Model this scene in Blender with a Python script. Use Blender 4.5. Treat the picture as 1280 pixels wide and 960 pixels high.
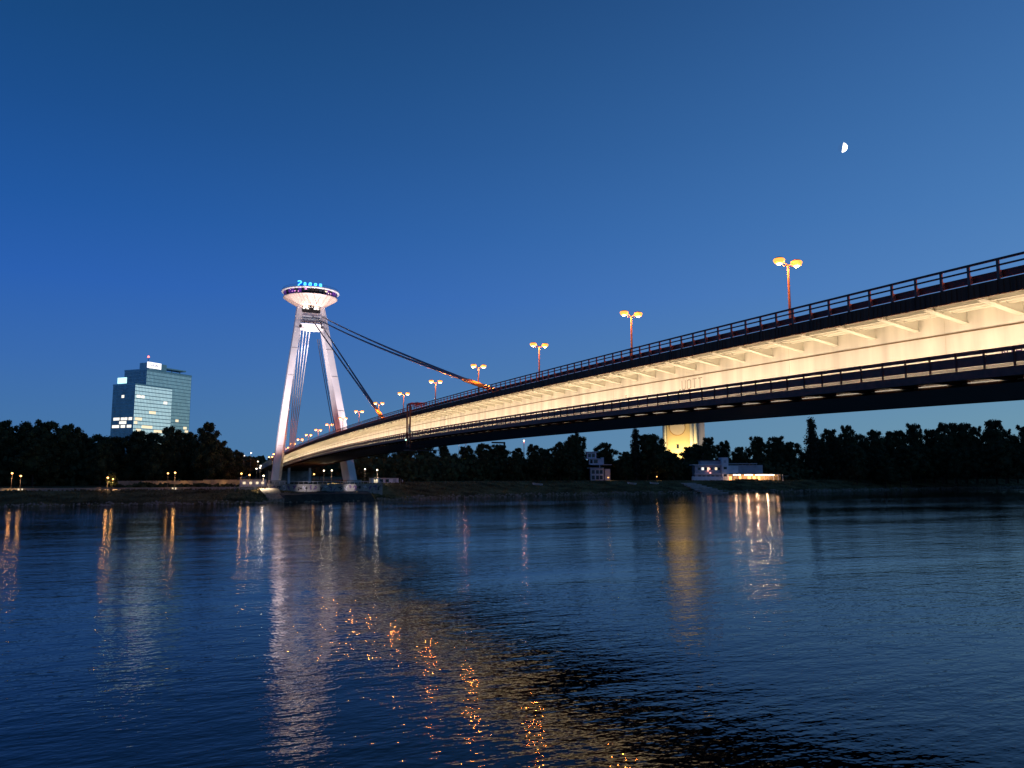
import bpy, math, random
from mathutils import Vector, Matrix

# ------------------------------------------------------------------ reset, camera, world, exposure
for o in list(bpy.data.objects):
    bpy.data.objects.remove(o, do_unlink=True)
sc = bpy.context.scene
COL = sc.collection

cam_d = bpy.data.cameras.new("camera")
cam_d.sensor_width = 36.0
cam_d.lens = 27.06
cam_d.clip_start = 0.1
cam_d.clip_end = 20000
cam = bpy.data.objects.new("camera", cam_d)
COL.objects.link(cam)
cam.location = (0, 0, 11.5)
cam.rotation_euler = (math.radians(90 + 6.64), 0, math.radians(-22.912))
sc.camera = cam

sc.view_settings.view_transform = 'Standard'
sc.view_settings.look = 'None'
sc.view_settings.gamma = 1
sc.view_settings.exposure = 0
sc.cycles.use_denoising = True
sc.cycles.use_light_tree = True
try:
    sc.cycles.denoiser = 'OPENIMAGEDENOISE'
    sc.cycles.denoising_prefilter = 'ACCURATE'
except Exception:
    pass
sc.cycles.max_bounces = 5
sc.cycles.diffuse_bounces = 2
sc.cycles.glossy_bounces = 3
sc.cycles.transmission_bounces = 2
sc.cycles.sample_clamp_indirect = 8
sc.cycles.sample_clamp_direct = 0
sc.cycles.caustics_reflective = False
sc.cycles.caustics_refractive = False
sc.cycles.use_adaptive_sampling = False

# dusk sky: blue hour, the last light low in the west (to the right of and behind the view)
world = bpy.data.worlds.new("World")
sc.world = world
world.use_nodes = True
world.cycles.sampling_method = 'NONE'
nt = world.node_tree
nt.nodes.clear()
N = nt.nodes.new
tc = N('ShaderNodeTexCoord')
sep = N('ShaderNodeSeparateXYZ'); nt.links.new(tc.outputs['Generated'], sep.inputs[0])


def ramp(stops):
    r = N('ShaderNodeValToRGB')
    cr = r.color_ramp
    cr.interpolation = 'B_SPLINE' if False else 'EASE'
    cr.interpolation = 'LINEAR'
    while len(cr.elements) < len(stops):
        cr.elements.new(0.5)
    for e, (p, c) in zip(cr.elements, stops):
        e.position = p
        e.color = (*c, 1)
    nt.links.new(sep.outputs['Z'], r.inputs[0])
    return r


east = ramp([(0.0, (.054, .168, .372)), (.06, (.048, .158, .39)), (.13, (.034, .134, .425)), (.22, (.018, .106, .43)),
             (.30, (.011, .088, .35)), (.40, (.008, .068, .255)), (.48, (.0065, .058, .20)), (.62, (.0045, .036, .125)), (1.0, (.003, .022, .075))])
west = ramp([(0.0, (.235, .405, .430)), (.06, (.205, .380, .440)), (.13, (.160, .335, .475)), (.22, (.122, .292, .55)),
             (.30, (.094, .254, .53)), (.40, (.068, .205, .475)), (.48, (.052, .165, .42)), (.62, (.028, .105, .30)), (1.0, (.006, .035, .11))])
flat = N('ShaderNodeVectorMath'); flat.operation = 'MULTIPLY'; flat.inputs[1].default_value = (1, 1, 0)
nt.links.new(tc.outputs['Generated'], flat.inputs[0])
nrm = N('ShaderNodeVectorMath'); nrm.operation = 'NORMALIZE'; nt.links.new(flat.outputs[0], nrm.inputs[0])
dot = N('ShaderNodeVectorMath'); dot.operation = 'DOT_PRODUCT'
AZ = math.radians(110)
dot.inputs[1].default_value = (math.sin(AZ), math.cos(AZ), 0)
nt.links.new(nrm.outputs[0], dot.inputs[0])
m1 = N('ShaderNodeMath'); m1.operation = 'MULTIPLY_ADD'; m1.inputs[1].default_value = .5; m1.inputs[2].default_value = .5
nt.links.new(dot.outputs['Value'], m1.inputs[0])
m2 = N('ShaderNodeMath'); m2.operation = 'POWER'; m2.inputs[1].default_value = 2.0; m2.use_clamp = True
nt.links.new(m1.outputs[0], m2.inputs[0])
mix = N('ShaderNodeMix'); mix.data_type = 'RGBA'
nt.links.new(m2.outputs[0], mix.inputs['Factor'])
nt.links.new(east.outputs[0], mix.inputs['A'])
nt.links.new(west.outputs[0], mix.inputs['B'])
bg = N('ShaderNodeBackground'); bg.inputs['Strength'].default_value = 1.0
nt.links.new(mix.outputs['Result'], bg.inputs['Color'])
wo = N('ShaderNodeOutputWorld'); nt.links.new(bg.outputs[0], wo.inputs[0])

random.seed(11)


# ------------------------------------------------------------------ materials
def material(name, color, rough=.7, metal=0.0, vary=.25, scale=1.0, bump=0.0, stretch=(1, 1, 1), spec=.3, color2=None):
    m = bpy.data.materials.new(name); m.use_nodes = True
    t = m.node_tree; b = t.nodes['Principled BSDF']
    b.inputs['Roughness'].default_value = rough
    b.inputs['Metallic'].default_value = metal
    b.inputs['Specular IOR Level'].default_value = spec
    co = t.nodes.new('ShaderNodeTexCoord')
    mp = t.nodes.new('ShaderNodeMapping'); mp.inputs['Scale'].default_value = stretch
    t.links.new(co.outputs['Object'], mp.inputs[0])
    no = t.nodes.new('ShaderNodeTexNoise'); no.inputs['Scale'].default_value = scale; no.inputs['Detail'].default_value = 6
    t.links.new(mp.outputs[0], no.inputs['Vector'])
    r = t.nodes.new('ShaderNodeValToRGB')
    c2 = color2 or tuple(c * (1 - vary) for c in color)
    c1 = tuple(min(1, c * (1 + vary * .4)) for c in color) if not color2 else color
    r.color_ramp.elements[0].position = .3; r.color_ramp.elements[0].color = (*c2, 1)
    r.color_ramp.elements[1].position = .7; r.color_ramp.elements[1].color = (*c1, 1)
    t.links.new(no.outputs['Fac'], r.inputs[0]); t.links.new(r.outputs[0], b.inputs['Base Color'])
    if bump:
        bp = t.nodes.new('ShaderNodeBump'); bp.inputs['Strength'].default_value = bump; bp.inputs['Distance'].default_value = .1
        t.links.new(no.outputs['Fac'], bp.inputs['Height']); t.links.new(bp.outputs[0], b.inputs['Normal'])
    return m


def glow(name, color, strength):
    m = bpy.data.materials.new(name); m.use_nodes = True
    b = m.node_tree.nodes['Principled BSDF']
    b.inputs['Base Color'].default_value = (*[min(1, c) * .8 for c in color], 1)
    b.inputs['Emission Color'].default_value = (*color, 1)
    b.inputs['Emission Strength'].default_value = strength
    b.inputs['Roughness'].default_value = .4
    m.cycles.emission_sampling = 'FRONT' if name in ('warm_floodlight_strip',) else 'NONE'
    return m


M_steel_white = material('pale_painted_steel', (.82, .79, .72), .55, 0, .26, .5, .03, (1, 1.4, .16))
M_soffit = material('pale_soffit_paint', (.86, .84, .74), .6, 0, .12, .6, .03, (1, .3, 1))
M_fascia = material('brown_weathered_steel', (.26, .058, .020), .6, 0, .55, 1.3, .1, (1, 2.2, .12))
M_rail = material('dark_red_rail_paint', (.16, .042, .026), .45, 0, .3, 2)
M_rail_walk = material('dark_walkway_rail', (.24, .075, .055), .5, 0, .3, 2)
M_post = material('red_brown_post_paint', (.30, .13, .10), .5, 0, .3, 3)
M_red_truss = material('red_truss_paint', (.40, .08, .045), .5, 0, .2, 3)
M_under = material('dark_underside_steel', (.11, .028, .011), .6, 0, .4, .4)
M_seam_pale = material('pale_weld_seam', (.62, .58, .49), .6, 0, .2, 1)
M_seam = material('dark_seam_strip', (.22, .15, .08), .7, 0, .3, 1)
M_asphalt = material('asphalt', (.05, .05, .05), .85, 0, .3, 3)
M_paint_line = material('road_marking_paint', (.75, .75, .72), .6, 0, .1, 2)
M_cable = material('steel_cable', (.15, .16, .19), .5, .3, .2, 3)
M_cable_white = material('pale_cable_sheath', (.75, .72, .74), .5, 0, .1, 3)
M_sleeve = material('orange_anchor_sleeve', (.80, .36, .07), .5, 0, .2, 2)
M_pylon = material('pylon_white_paint', (.74, .69, .70), .55, 0, .14, .25, .02, (1, 1, .3))
M_dark = material('dark_recess', (.012, .010, .012), .6, 0, .2, 2)
M_rib = material('bowl_rib_brown', (.42, .30, .26), .5, .2, .2, 1)  # darker brown than the bowl panels
M_saucer = material('saucer_brushed_panel', (.76, .58, .50), .42, .25, .12, 1.2)
M_rim = material('saucer_rim_paint', (.75, .72, .74), .4, .1, .1, 1)
M_concrete = material('pale_concrete', (.34, .32, .30), .85, 0, .35, .5, .2)
M_concrete_dark = material('dark_concrete', (.045, .040, .036), .7, 0, .5, .5, .3)
M_pole = material('lamp_pole_paint', (.20, .15, .14), .5, 0, .15, 3)
M_housing = material('lamp_housing', (.10, .08, .07), .5, .2, .2, 3)
M_bark = material('bark', (.045, .032, .022), .9, 0, .4, 4, .4)
M_leaf = material('leaves_dark', (.042, .056, .024), .7, 0, .55, .35, 0, (1, 1, 1), .1)
M_leaf_b = material('leaves_poplar', (.024, .032, .018), .7, 0, .5, .5, 0, (1, 1, 1), .1)
M_grass = material('bank_grass', (.120, .105, .050), .95, 0, .7, .22, .4, (.35, 1, 1), .05)
M_stone = material('riprap_stone', (.24, .21, .17), .9, 0, .5, 1.0, .5)
M_path = material('promenade_paving', (.30, .27, .22), .9, 0, .2, .8)
M_wall = material('garden_wall_render', (.30, .24, .16), .9, 0, .3, .6)
M_plaster = material('white_plaster', (.72, .72, .76), .8, 0, .2, .3)
M_plaster_dim = material('grey_plaster', (.42, .43, .48), .8, 0, .25, .3)
M_roof = material('dark_flat_roof', (.05, .05, .055), .8, 0, .3, .6)
M_glass_dim = material('dark_window_glass', (.03, .04, .055), .15, .2, .2, .3, 0, (1, 1, 1), .6)
M_silo = material('silo_cream_paint', (.70, .64, .42), .7, 0, .12, .08, .02, (1, 1, .15))
M_silo_panel = material('silo_yellow_panel', (.78, .58, .24), .7, 0, .15, .06)
M_silo_disc = material('silo_disc_paint', (.80, .64, .38), .7, 0, .15, .1)
M_silo_ring = material('silo_ring_paint', (.42, .24, .08), .7, 0, .15, .1)
M_silo_grey = material('silo_grey_paint', (.34, .33, .36), .8, 0, .1, .1)
M_boat = material('white_boat_hull', (.55, .56, .58), .5, 0, .1, 1)
M_graf_v = material('violet_spray_paint', (.14, .08, .22), .7, 0, .3, 2)
M_graf_d = material('dark_spray_paint', (.03, .025, .04), .7, 0, .3, 2)
M_graf_g = material('grey_spray_paint', (.36, .31, .27), .7, 0, .2, 2)
M_graf_w = material('white_spray_paint', (.65, .62, .66), .7, 0, .2, 2)
M_cloth = material('dark_clothing', (.03, .03, .04), .9, 0, .2, 3)
M_skin = material('skin', (.45, .28, .2), .6, 0, .1, 3)

G_strip = glow('warm_floodlight_strip', (1.0, .725, .455), 128.0)
G_halo = glow('orange_halo_glow', (1.0, .34, .06), 2.0)  # glow for the halo rings added around the lamp lenses
G_sodium = glow('sodium_lens', (1.0, .50, .20), 9.0)
G_sodium_near = glow('sodium_lens_deep', (1.0, .36, .09), 2.5)
G_white = glow('white_lamp_glass', (1.0, .84, .62), 5.0)
G_orange = glow('orange_lamp_glass', (1.0, .50, .14), 6.0)
G_cyan = glow('cyan_sign_face', (.10, .62, 1.0), 2.2)
G_cyan_back = glow('deep_blue_sign_backing', (.0, .10, .60), .8)
G_neck = glow('neck_floodlight_lens', (1.0, .78, .55), 55.0)
G_win_warm = glow('lit_window_warm', (1.0, .80, .50), 1.1)
G_win_white = glow('lit_window_white', (1.0, .93, .78), 1.3)
G_sign = glow('roof_sign_face', (1.0, .97, 1.0), 1.5)
G_red = glow('red_beacon', (1.0, .12, .10), 6.0)
G_purple = glow('violet_lit_pane', (.11, .025, .26), .35)
G_pink = glow('pink_lit_pane', (.9, .35, .75), .8)
G_rest = glow('restaurant_strip_light', (1.0, .74, .50), 9.0)
G_rest_b = glow('restaurant_orange_window', (1.0, .42, .14), 2.2)
G_moon = glow('sunlit_moon_surface', (1.0, .97, .90), 3.5)
M_moon_dark = material('moon_dark_side', (.10, .10, .12), .9, 0, .1, 1)


def pane_glass(name, color, seedscale, dark):
    """coated curtain-wall glass with mullion grid; reflects the sky"""
    m = bpy.data.materials.new(name); m.use_nodes = True
    t = m.node_tree; b = t.nodes['Principled BSDF']
    co = t.nodes.new('ShaderNodeTexCoord')
    no = t.nodes.new('ShaderNodeTexWhiteNoise'); no.noise_dimensions = '3D'
    mp = t.nodes.new('ShaderNodeVectorMath'); mp.operation = 'SNAP'; mp.inputs[1].default_value = (1.5, 1.5, 4.1)
    t.links.new(co.outputs['Object'], mp.inputs[0]); t.links.new(mp.outputs[0], no.inputs['Vector'])
    r = t.nodes.new('ShaderNodeValToRGB')
    r.color_ramp.elements[0].color = (*[c * dark for c in color], 1)
    r.color_ramp.elements[1].color = (*color, 1)
    t.links.new(no.outputs['Value'], r.inputs[0]); t.links.new(r.outputs[0], b.inputs['Base Color'])
    b.inputs['Metallic'].default_value = .92
    b.inputs['Roughness'].default_value = .12
    return m


M_tower_glass = pane_glass('coated_tower_glass', (.97, .98, .97), 1, .80)
M_tower_glass_shaded = pane_glass('shaded_side_glass', (.30, .36, .36), 1, .7)  # darker copy of the tower glass; side-face shade put into the colour
M_tower_glass_b = pane_glass('older_tower_glass', (.72, .80, .80), 1, .80)
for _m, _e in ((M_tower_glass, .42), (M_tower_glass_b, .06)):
    _b = _m.node_tree.nodes['Principled BSDF']; _b.inputs['Emission Color'].default_value = (.72, .93, .93, 1); _b.inputs['Emission Strength'].default_value = _e  # glow added to the facade glass to brighten it
M_tower_band = material('tower_spandrel', (.40, .50, .50), .35, .75, .1, 1)
M_tower_mull = material('tower_mullion', (.34, .42, .44), .4, .6, .1, 1)


# ------------------------------------------------------------------ mesh builder
class MB:
    def __init__(s):
        s.v = []; s.f = []; s.smooth = False

    def quad(s, a, b, c, d):
        n = len(s.v); s.v += [a, b, c, d]; s.f.append((n, n + 1, n + 2, n + 3)); return s

    def poly(s, pts):
        n = len(s.v); s.v += list(pts); s.f.append(tuple(range(n, n + len(pts)))); return s

    def hexa(s, p):  # 8 pts: bottom 4 (ccw), top 4
        n = len(s.v); s.v += [tuple(q) for q in p]
        for q in ((3, 2, 1, 0), (4, 5, 6, 7), (0, 1, 5, 4), (1, 2, 6, 5), (2, 3, 7, 6), (3, 0, 4, 7)):
            s.f.append(tuple(n + i for i in q))
        return s

    def box(s, x0, x1, y0, y1, z0, z1):
        return s.hexa([(x0, y0, z0), (x1, y0, z0), (x1, y1, z0), (x0, y1, z0), (x0, y0, z1), (x1, y0, z1), (x1, y1, z1), (x0, y1, z1)])

    def rbox(s, cx, cy, a, lx, ly, z0, z1):  # box centred cx,cy rotated by a about z
        ca, sa = math.cos(a), math.sin(a)
        P = []
        for z in (z0, z1):
            for u, w in ((-lx / 2, -ly / 2), (lx / 2, -ly / 2), (lx / 2, ly / 2), (-lx / 2, ly / 2)):
                P.append((cx + u * ca - w * sa, cy + u * sa + w * ca, z))
        return s.hexa(P)

    def tube(s, a, b, ra, rb=None, n=8, cap=True):
        rb = ra if rb is None else rb
        a = Vector(a); b = Vector(b); d = (b - a).normalized()
        u = d.orthogonal().normalized(); w = d.cross(u)
        k = len(s.v)
        for c, r in ((a, ra), (b, rb)):
            for i in range(n):
                t = 2 * math.pi * i / n
                s.v.append(tuple(c + (u * math.cos(t) + w * math.sin(t)) * r))
        for i in range(n):
            j = (i + 1) % n
            s.f.append((k + i, k + j, k + n + j, k + n + i))
        if cap:
            s.f.append(tuple(k + i for i in reversed(range(n)))); s.f.append(tuple(k + n + i for i in range(n)))
        return s

    def lathe(s, cx, cy, prof, n=48, a0=0, a1=2 * math.pi):
        k = len(s.v); full = abs(a1 - a0 - 2 * math.pi) < 1e-6
        m = n if full else n + 1
        for (r, z) in prof:
            for i in range(m):
                t = a0 + (a1 - a0) * i / n
                s.v.append((cx + r * math.cos(t), cy + r * math.sin(t), z))
        for j in range(len(prof) - 1):
            for i in range(n):
                i2 = (i + 1) % m
                s.f.append((k + j * m + i, k + j * m + i2, k + (j + 1) * m + i2, k + (j + 1) * m + i))
        return s

    def ball(s, c, r, n=10, sz=1.0):
        prof = [(max(1e-4, r * math.sin(math.pi * i / n)), c[2] - r * sz * math.cos(math.pi * i / n)) for i in range(n + 1)]
        return s.lathe(c[0], c[1], prof, n + 4)

    def sweep(s, poly, ts, ends=True):
        """closed (x, rel) cross-section swept along the bridge"""
        k = len(s.v); n = len(poly)
        for t in ts:
            z = ZD(t)
            for (x, r) in poly:
                s.v.append((x, t, z + r))
        for j in range(len(ts) - 1):
            for i in range(n):
                i2 = (i + 1) % n
                s.f.append((k + j * n + i, k + (j + 1) * n + i, k + (j + 1) * n + i2, k + j * n + i2))
        if ends:
            s.f.append(tuple(k + i for i in range(n)))
            s.f.append(tuple(k + (len(ts) - 1) * n + i for i in reversed(range(n))))
        return s

    def mesh(s, name, mat, off=(0, 0, 0)):
        me = bpy.data.meshes.new(name)
        ox, oy, oz = off
        me.from_pydata([(a - ox, b - oy, c - oz) for a, b, c in s.v], [], s.f)
        me.materials.append(mat)
        if s.smooth:
            for p in me.polygons: p.use_smooth = True
        me.update()
        return me

    def build(s, name, mat, parent=None, loc=None, off=None):
        if parent is None:
            o_ = loc or (0, 0, 0)
            ob = bpy.data.objects.new(name, s.mesh(name, mat, o_))
            ob.location = o_
        else:
            base = off if off is not None else ROOT[parent.name]
            ob = bpy.data.objects.new(name, s.mesh(name, mat, base))
            ob.parent = parent
            ROOT[ob.name] = base
        COL.objects.link(ob)
        if ob.name not in ROOT: ROOT[ob.name] = ob.location[:]
        return ob


ROOT = {}


def thing(name, label, cat, loc=(0, 0, 0), group=None):
    o = bpy.data.objects.new(name, None); COL.objects.link(o)
    o.location = loc; o.empty_display_size = .5
    ROOT[o.name] = tuple(loc)
    o['label'] = label; o['category'] = cat
    if group: o['group'] = group
    return o


def tag(o, label=None, cat=None, group=None, kind=None):
    if label: o['label'] = label
    if cat: o['category'] = cat
    if group: o['group'] = group
    if kind: o['kind'] = kind
    return o


def piece(name, me, parent, wloc):
    """part sharing a mesh, placed at a world position"""
    o = bpy.data.objects.new(name, me); o.parent = parent
    b = ROOT[parent.name]
    o.location = (wloc[0] - b[0], wloc[1] - b[1], wloc[2] - b[2])
    COL.objects.link(o)
    return o


def copy_tree(src, loc=None, parent=None):
    c = src.copy(); COL.objects.link(c)
    if parent: c.parent = parent
    if loc is not None: c.location = loc
    for ch in src.children: copy_tree(ch, None, c)
    return c


def point(name, loc, energy, color, radius=.15, parent=None):
    d = bpy.data.lights.new(name, 'POINT'); d.energy = energy; d.color = color; d.shadow_soft_size = radius
    o = bpy.data.objects.new(name, d); COL.objects.link(o); o.location = loc
    if parent:
        b = ROOT[parent.name]; o.parent = parent; o.location = tuple(loc[i] - b[i] for i in range(3))
    return o


def spot(name, loc, target, energy, color, size, blend=.6, radius=.3, parent=None):
    d = bpy.data.lights.new(name, 'SPOT'); d.energy = energy; d.color = color; d.shadow_soft_size = radius
    d.spot_size = math.radians(size); d.spot_blend = blend
    o = bpy.data.objects.new(name, d); COL.objects.link(o); o.location = loc
    o.rotation_euler = (Vector(target) - Vector(loc)).to_track_quat('-Z', 'Y').to_euler()
    if parent:
        b = ROOT[parent.name]; o.parent = parent; o.location = tuple(loc[i] - b[i] for i in range(3))
    return o


# ------------------------------------------------------------------ bridge profile (t = distance along the bridge, y axis)
def ZD(t):
    """height of the lamp-head line above the water; the deck sits 9.2 m below it"""
    def q(T): return 20.21 + 2.604 * T - .7435 * T * T
    T = t / 100
    if T > 4.6: return 11.5 + q(4.6) + (2.604 - 2 * .7435 * 4.6) * (T - 4.6)
    if T < -.2: return 11.5 + q(-.2) + (2.604 + .2974) * (T + .2) * .4
    return 11.5 + q(T)


def frange(a, b, st):
    n = max(1, round((b - a) / st)); return [a + (b - a) * i / n for i in range(n + 1)]


# ------------------------------------------------------------------ setting: water, terrain
SHORE = [(-4000, 420), (-900, 345), (-400, 327), (-58, 316), (0, 316.5), (29, 318), (81, 336), (132, 352), (186, 372), (265, 378), (357, 385),
         (503, 409), (622, 420), (1500, 480), (4500, 700)]


def shore(x):
    for (a, ya), (b, yb) in zip(SHORE, SHORE[1:]):
        if a <= x <= b: return ya + (yb - ya) * (x - a) / (b - a)
    return 500


def ground(x):
    return 5.1 + 1.9 * min(1, max(0, (x - 20) / 50))


def terrain_z(x, y):
    s = y - shore(x); g = ground(x)
    if 20 < x < 96 and y < 352:
        k = min(1, (x - 20) / 10, (96 - x) / 10); k = k * k * (3 - 2 * k)
        g = g + (3.3 - g) * k * min(1, max(0, (352 - y) / 4))
    if s <= 0: return -.4 + s * .12
    if s < 18:
        k = s / 18
        return -.4 + (g + .4) * (k ** .85)
    return g + min(2.5, max(0, (s - 60) * .004))


def rough(x, y):
    return .22 * math.sin(x * .31 + y * .17) + .16 * math.sin(x * .83 - y * .6) + .12 * math.sin(x * 1.7 + y * 1.1)


mb = MB(); mb.smooth = True
xs = [-4000, -2500, -1500, -900, -600, -400, -300, -220] + [(-200 + i * 4) for i in range(0, 211)] + [680, 740, 820, 950, 1200, 1600, 2500, 4500]
ss = [-25, -4, 0, 1.2, 2.5, 4, 6, 8, 10.5, 13, 15.5, 18, 22, 30, 45, 80, 140, 260, 600, 1500, 6000]
for x in xs:
    for s_ in ss:
        y = shore(x) + s_
        k = 1 if 0 < s_ < 17 else (.25 if s_ < 60 else 0)
        mb.v.append((x, y, terrain_z(x, y) + rough(x, y) * k))
n = len(ss)
for i in range(len(xs) - 1):
    for j in range(n - 1):
        mb.f.append((i * n + j, (i + 1) * n + j, (i + 1) * n + j + 1, i * n + j + 1))
tag(mb.build('far_bank_ground', M_grass), kind='structure')

# river: one sheet, small ripples come from the material
def water_material():
    m = bpy.data.materials.new('river_water'); m.use_nodes = True
    t = m.node_tree; b = t.nodes['Principled BSDF']
    b.inputs['Base Color'].default_value = (.004, .003, .003, 1)
    b.inputs['Roughness'].default_value = .03
    b.inputs['IOR'].default_value = 1.27
    b.inputs['Specular IOR Level'].default_value = .5
    co = t.nodes.new('ShaderNodeTexCoord')
    prev = None
    for (sx, sy, ang, scale, amp, det) in ((.6, 1.0, -.1, 3.8, .018, 1), (.55, 1.0, .22, 2.1, .046, 2), (.45, 1.0, -.30, 1.35, .048, 1), (.45, 1.0, .12, .55, .085, 1), (.5, 1.0, -.1, .18, .12, 1), (.7, 1.0, .3, .05, .16, 1)):
        mp = t.nodes.new('ShaderNodeMapping'); mp.inputs['Scale'].default_value = (sx, sy, 1); mp.inputs['Rotation'].default_value = (0, 0, ang)
        t.links.new(co.outputs['Object'], mp.inputs[0])
        no = t.nodes.new('ShaderNodeTexNoise'); no.inputs['Scale'].default_value = scale; no.inputs['Detail'].default_value = det
        no.inputs['Roughness'].default_value = .55
        t.links.new(mp.outputs[0], no.inputs['Vector'])
        mu = t.nodes.new('ShaderNodeMath'); mu.operation = 'MULTIPLY'; mu.inputs[1].default_value = amp
        t.links.new(no.outputs['Fac'], mu.inputs[0])
        if prev:
            ad = t.nodes.new('ShaderNodeMath'); ad.operation = 'ADD'
            t.links.new(prev.outputs[0], ad.inputs[0]); t.links.new(mu.outputs[0], ad.inputs[1]); prev = ad
        else: prev = mu
    # current lines: long calmer and rougher streaks
    mp = t.nodes.new('ShaderNodeMapping'); mp.inputs['Scale'].default_value = (.35, 1.3, 1); mp.inputs['Rotation'].default_value = (0, 0, .30)
    t.links.new(co.outputs['Object'], mp.inputs[0])
    no = t.nodes.new('ShaderNodeTexNoise'); no.inputs['Scale'].default_value = .022; no.inputs['Detail'].default_value = 3
    t.links.new(mp.outputs[0], no.inputs['Vector'])
    mr_ = t.nodes.new('ShaderNodeMapRange'); mr_.inputs['From Min'].default_value = .38; mr_.inputs['From Max'].default_value = .62
    mr_.inputs['To Min'].default_value = .55; mr_.inputs['To Max'].default_value = 1.25
    t.links.new(no.outputs['Fac'], mr_.inputs['Value'])
    pm = t.nodes.new('ShaderNodeMath'); pm.operation = 'MULTIPLY'
    t.links.new(prev.outputs[0], pm.inputs[0]); t.links.new(mr_.outputs[0], pm.inputs[1]); prev = pm
    bp = t.nodes.new('ShaderNodeBump'); bp.inputs['Strength'].default_value = 1.0; bp.inputs['Distance'].default_value = WAVE
    t.links.new(prev.outputs[0], bp.inputs['Height']); t.links.new(bp.outputs[0], b.inputs['Normal'])
    return m


WAVE = .80
mb = MB()
gx = [-6000, -2000, -600, -200, 0, 200, 600, 2000, 6000]; gy = [.9, 60, 150, 300, 800]
for i in range(len(gx) - 1):
    for j in range(len(gy) - 1):
        mb.quad((gx[i], gy[j], 0), (gx[i + 1], gy[j], 0), (gx[i + 1], gy[j + 1], 0), (gx[i], gy[j + 1], 0))
tag(mb.build('river_water', water_material()), kind='structure')

# near quay the photographer stands on
mb = MB()
mb.box(-3000, 3000, -400, .9, -3, 9.75)
tag(mb.build('near_quay', M_concrete), kind='structure')

# riprap along the far waterline (loose stones nobody could count)
mb = MB()
for i in range(5200):
    x = random.uniform(-260, 660)
    y = shore(x) + random.uniform(-.6, 3.2)
    r = random.uniform(.18, .55); z = terrain_z(x, y) + rough(x, y) + .05
    k = len(mb.v)
    for a in range(5):
        t = a * 1.2566 + random.uniform(-.3, .3); mb.v.append((x + r * 1.3 * math.cos(t), y + r * math.sin(t), z - .2))
    mb.v.append((x + random.uniform(-.15, .15), y + random.uniform(-.15, .15), z + r * .8))
    for a in range(5): mb.f.append((k + a, k + (a + 1) % 5, k + 5))
tag(mb.build('riprap', M_stone), 'pale loose stones along the far waterline', 'stones', kind='stuff')

# rough grass tufts on the bank slope
mb = MB()
for i in range(26000):
    x = random.uniform(-230, 640); s_ = random.uniform(2.5, 20)
    y = shore(x) + s_; z = terrain_z(x, y) + rough(x, y) * (1 if s_ < 17 else .25) - .05
    h = random.uniform(.25, .8) * (1.4 if random.random() < .1 else 1); w = random.uniform(.2, .6); a = random.uniform(0, 3.14)
    dx, dy = w * math.cos(a), w * math.sin(a) * .4
    mb.poly([(x - dx, y - dy, z), (x + dx, y + dy, z), (x + dx * .5 + random.uniform(-.1, .1), y, z + h)])
tag(mb.build('grass', M_grass), 'rough dry grass on the far river bank slope', 'grass', kind='stuff')

# promenade path and its kerb on top of the left bank
mb = MB()
px = [(-260 + i * 6) for i in range(0, 49)]
for a, b in zip(px, px[1:]):
    ya, yb = shore(a) + 19, shore(b) + 19
    za, zb = ground(a) + .12, ground(b) + .12
    mb.hexa([(a, ya, za - .6), (b, yb, zb - .6), (b, yb + 7, zb - .6), (a, ya + 7, za - .6), (a, ya, za), (b, yb, zb), (b, yb + 7, zb), (a, ya + 7, za)])
tag(mb.build('promenade_path', M_path), kind='structure')

# ------------------------------------------------------------------ the bridge
BR = thing('river_bridge', 'long steel road bridge with brightly floodlit side rising from the pylon to the upper right', 'bridge', (55, 160, 0))
T0, T1 = -90.0, 452.0
TS = frange(T0, T1, 6.0)
QN, QF = 44.5, 65.5    # outer deck edges (near, far)
WN, WF = 48.7, 61.3    # box girder webs

mb = MB().sweep([(QN + .12, -10.05), (QF - .12, -10.05), (QF - .12, -9.42), (QN + .12, -9.42)], TS)
mb.build('deck_slab', M_soffit, BR)
mb = MB().sweep([(QN + 1.8, -9.416), (QF - 1.8, -9.416), (QF - 1.8, -9.30), (QN + 1.8, -9.30)], TS)
road = mb.build('road_surface', M_asphalt, BR)
for x in (48.6, 52.3, 57.7, 61.4):
    mb = MB()
    for t in frange(T0 + 2, T1 - 8, 9.0):
        mb.sweep([(x - .07, -9.296), (x + .07, -9.296), (x + .07, -9.29), (x - .07, -9.29)], [t, t + 3])
    tag(mb.build('lane_marking', M_paint_line, road), kind='stuff')
mb = MB().sweep([(54.2, -9.295), (55.8, -9.295), (55.8, -9.12), (54.2, -9.12)], TS)
mb.build('median_kerb', M_concrete, BR)
# box girder
mb = MB().sweep([(WN, -15.05), (WF, -15.05), (WF, -10.053), (WN, -10.053)], TS)
box = mb.build('box_girder', M_steel_white, BR)
mb = MB().sweep([(WN - .25, -15.2), (WF + .25, -15.2), (WF + .25, -15.053), (WN - .25, -15.053)], TS)
mb.build('bottom_flange', M_under, BR)
for w, s in ((WN, -1), (WF, 1)):
    x0, x1 = sorted((w + s * .002, w + s * .07))
    mb = MB().sweep([(x0, -11.46), (x1, -11.46), (x1, -11.38), (x0, -11.38)], TS)
    mb.build('stiffener_seam', M_seam, BR)  # thin dark brown strip along the web joint
# vertical weld seams on the near web
seam = MB().box(-.010, 0, -.012, .012, -4.95, 0).mesh('weld_seam', M_seam_pale)
for t in frange(22, 402, 15.2):
    piece('weld_seam', seam, BR, (WN - .002, t, ZD(t) - 10.07))
# longitudinal soffit ribs
for s, w, e in ((1, QN, WN), (-1, QF, WF)):
    for k in range(3):
        x = w + s * (1.15 + .85 * k)
        mb = MB().sweep([(x - .11, -10.30), (x + .11, -10.30), (x + .19, -10.052), (x - .19, -10.052)], TS)
        mb.build('soffit_rib', M_soffit, BR)

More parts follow.
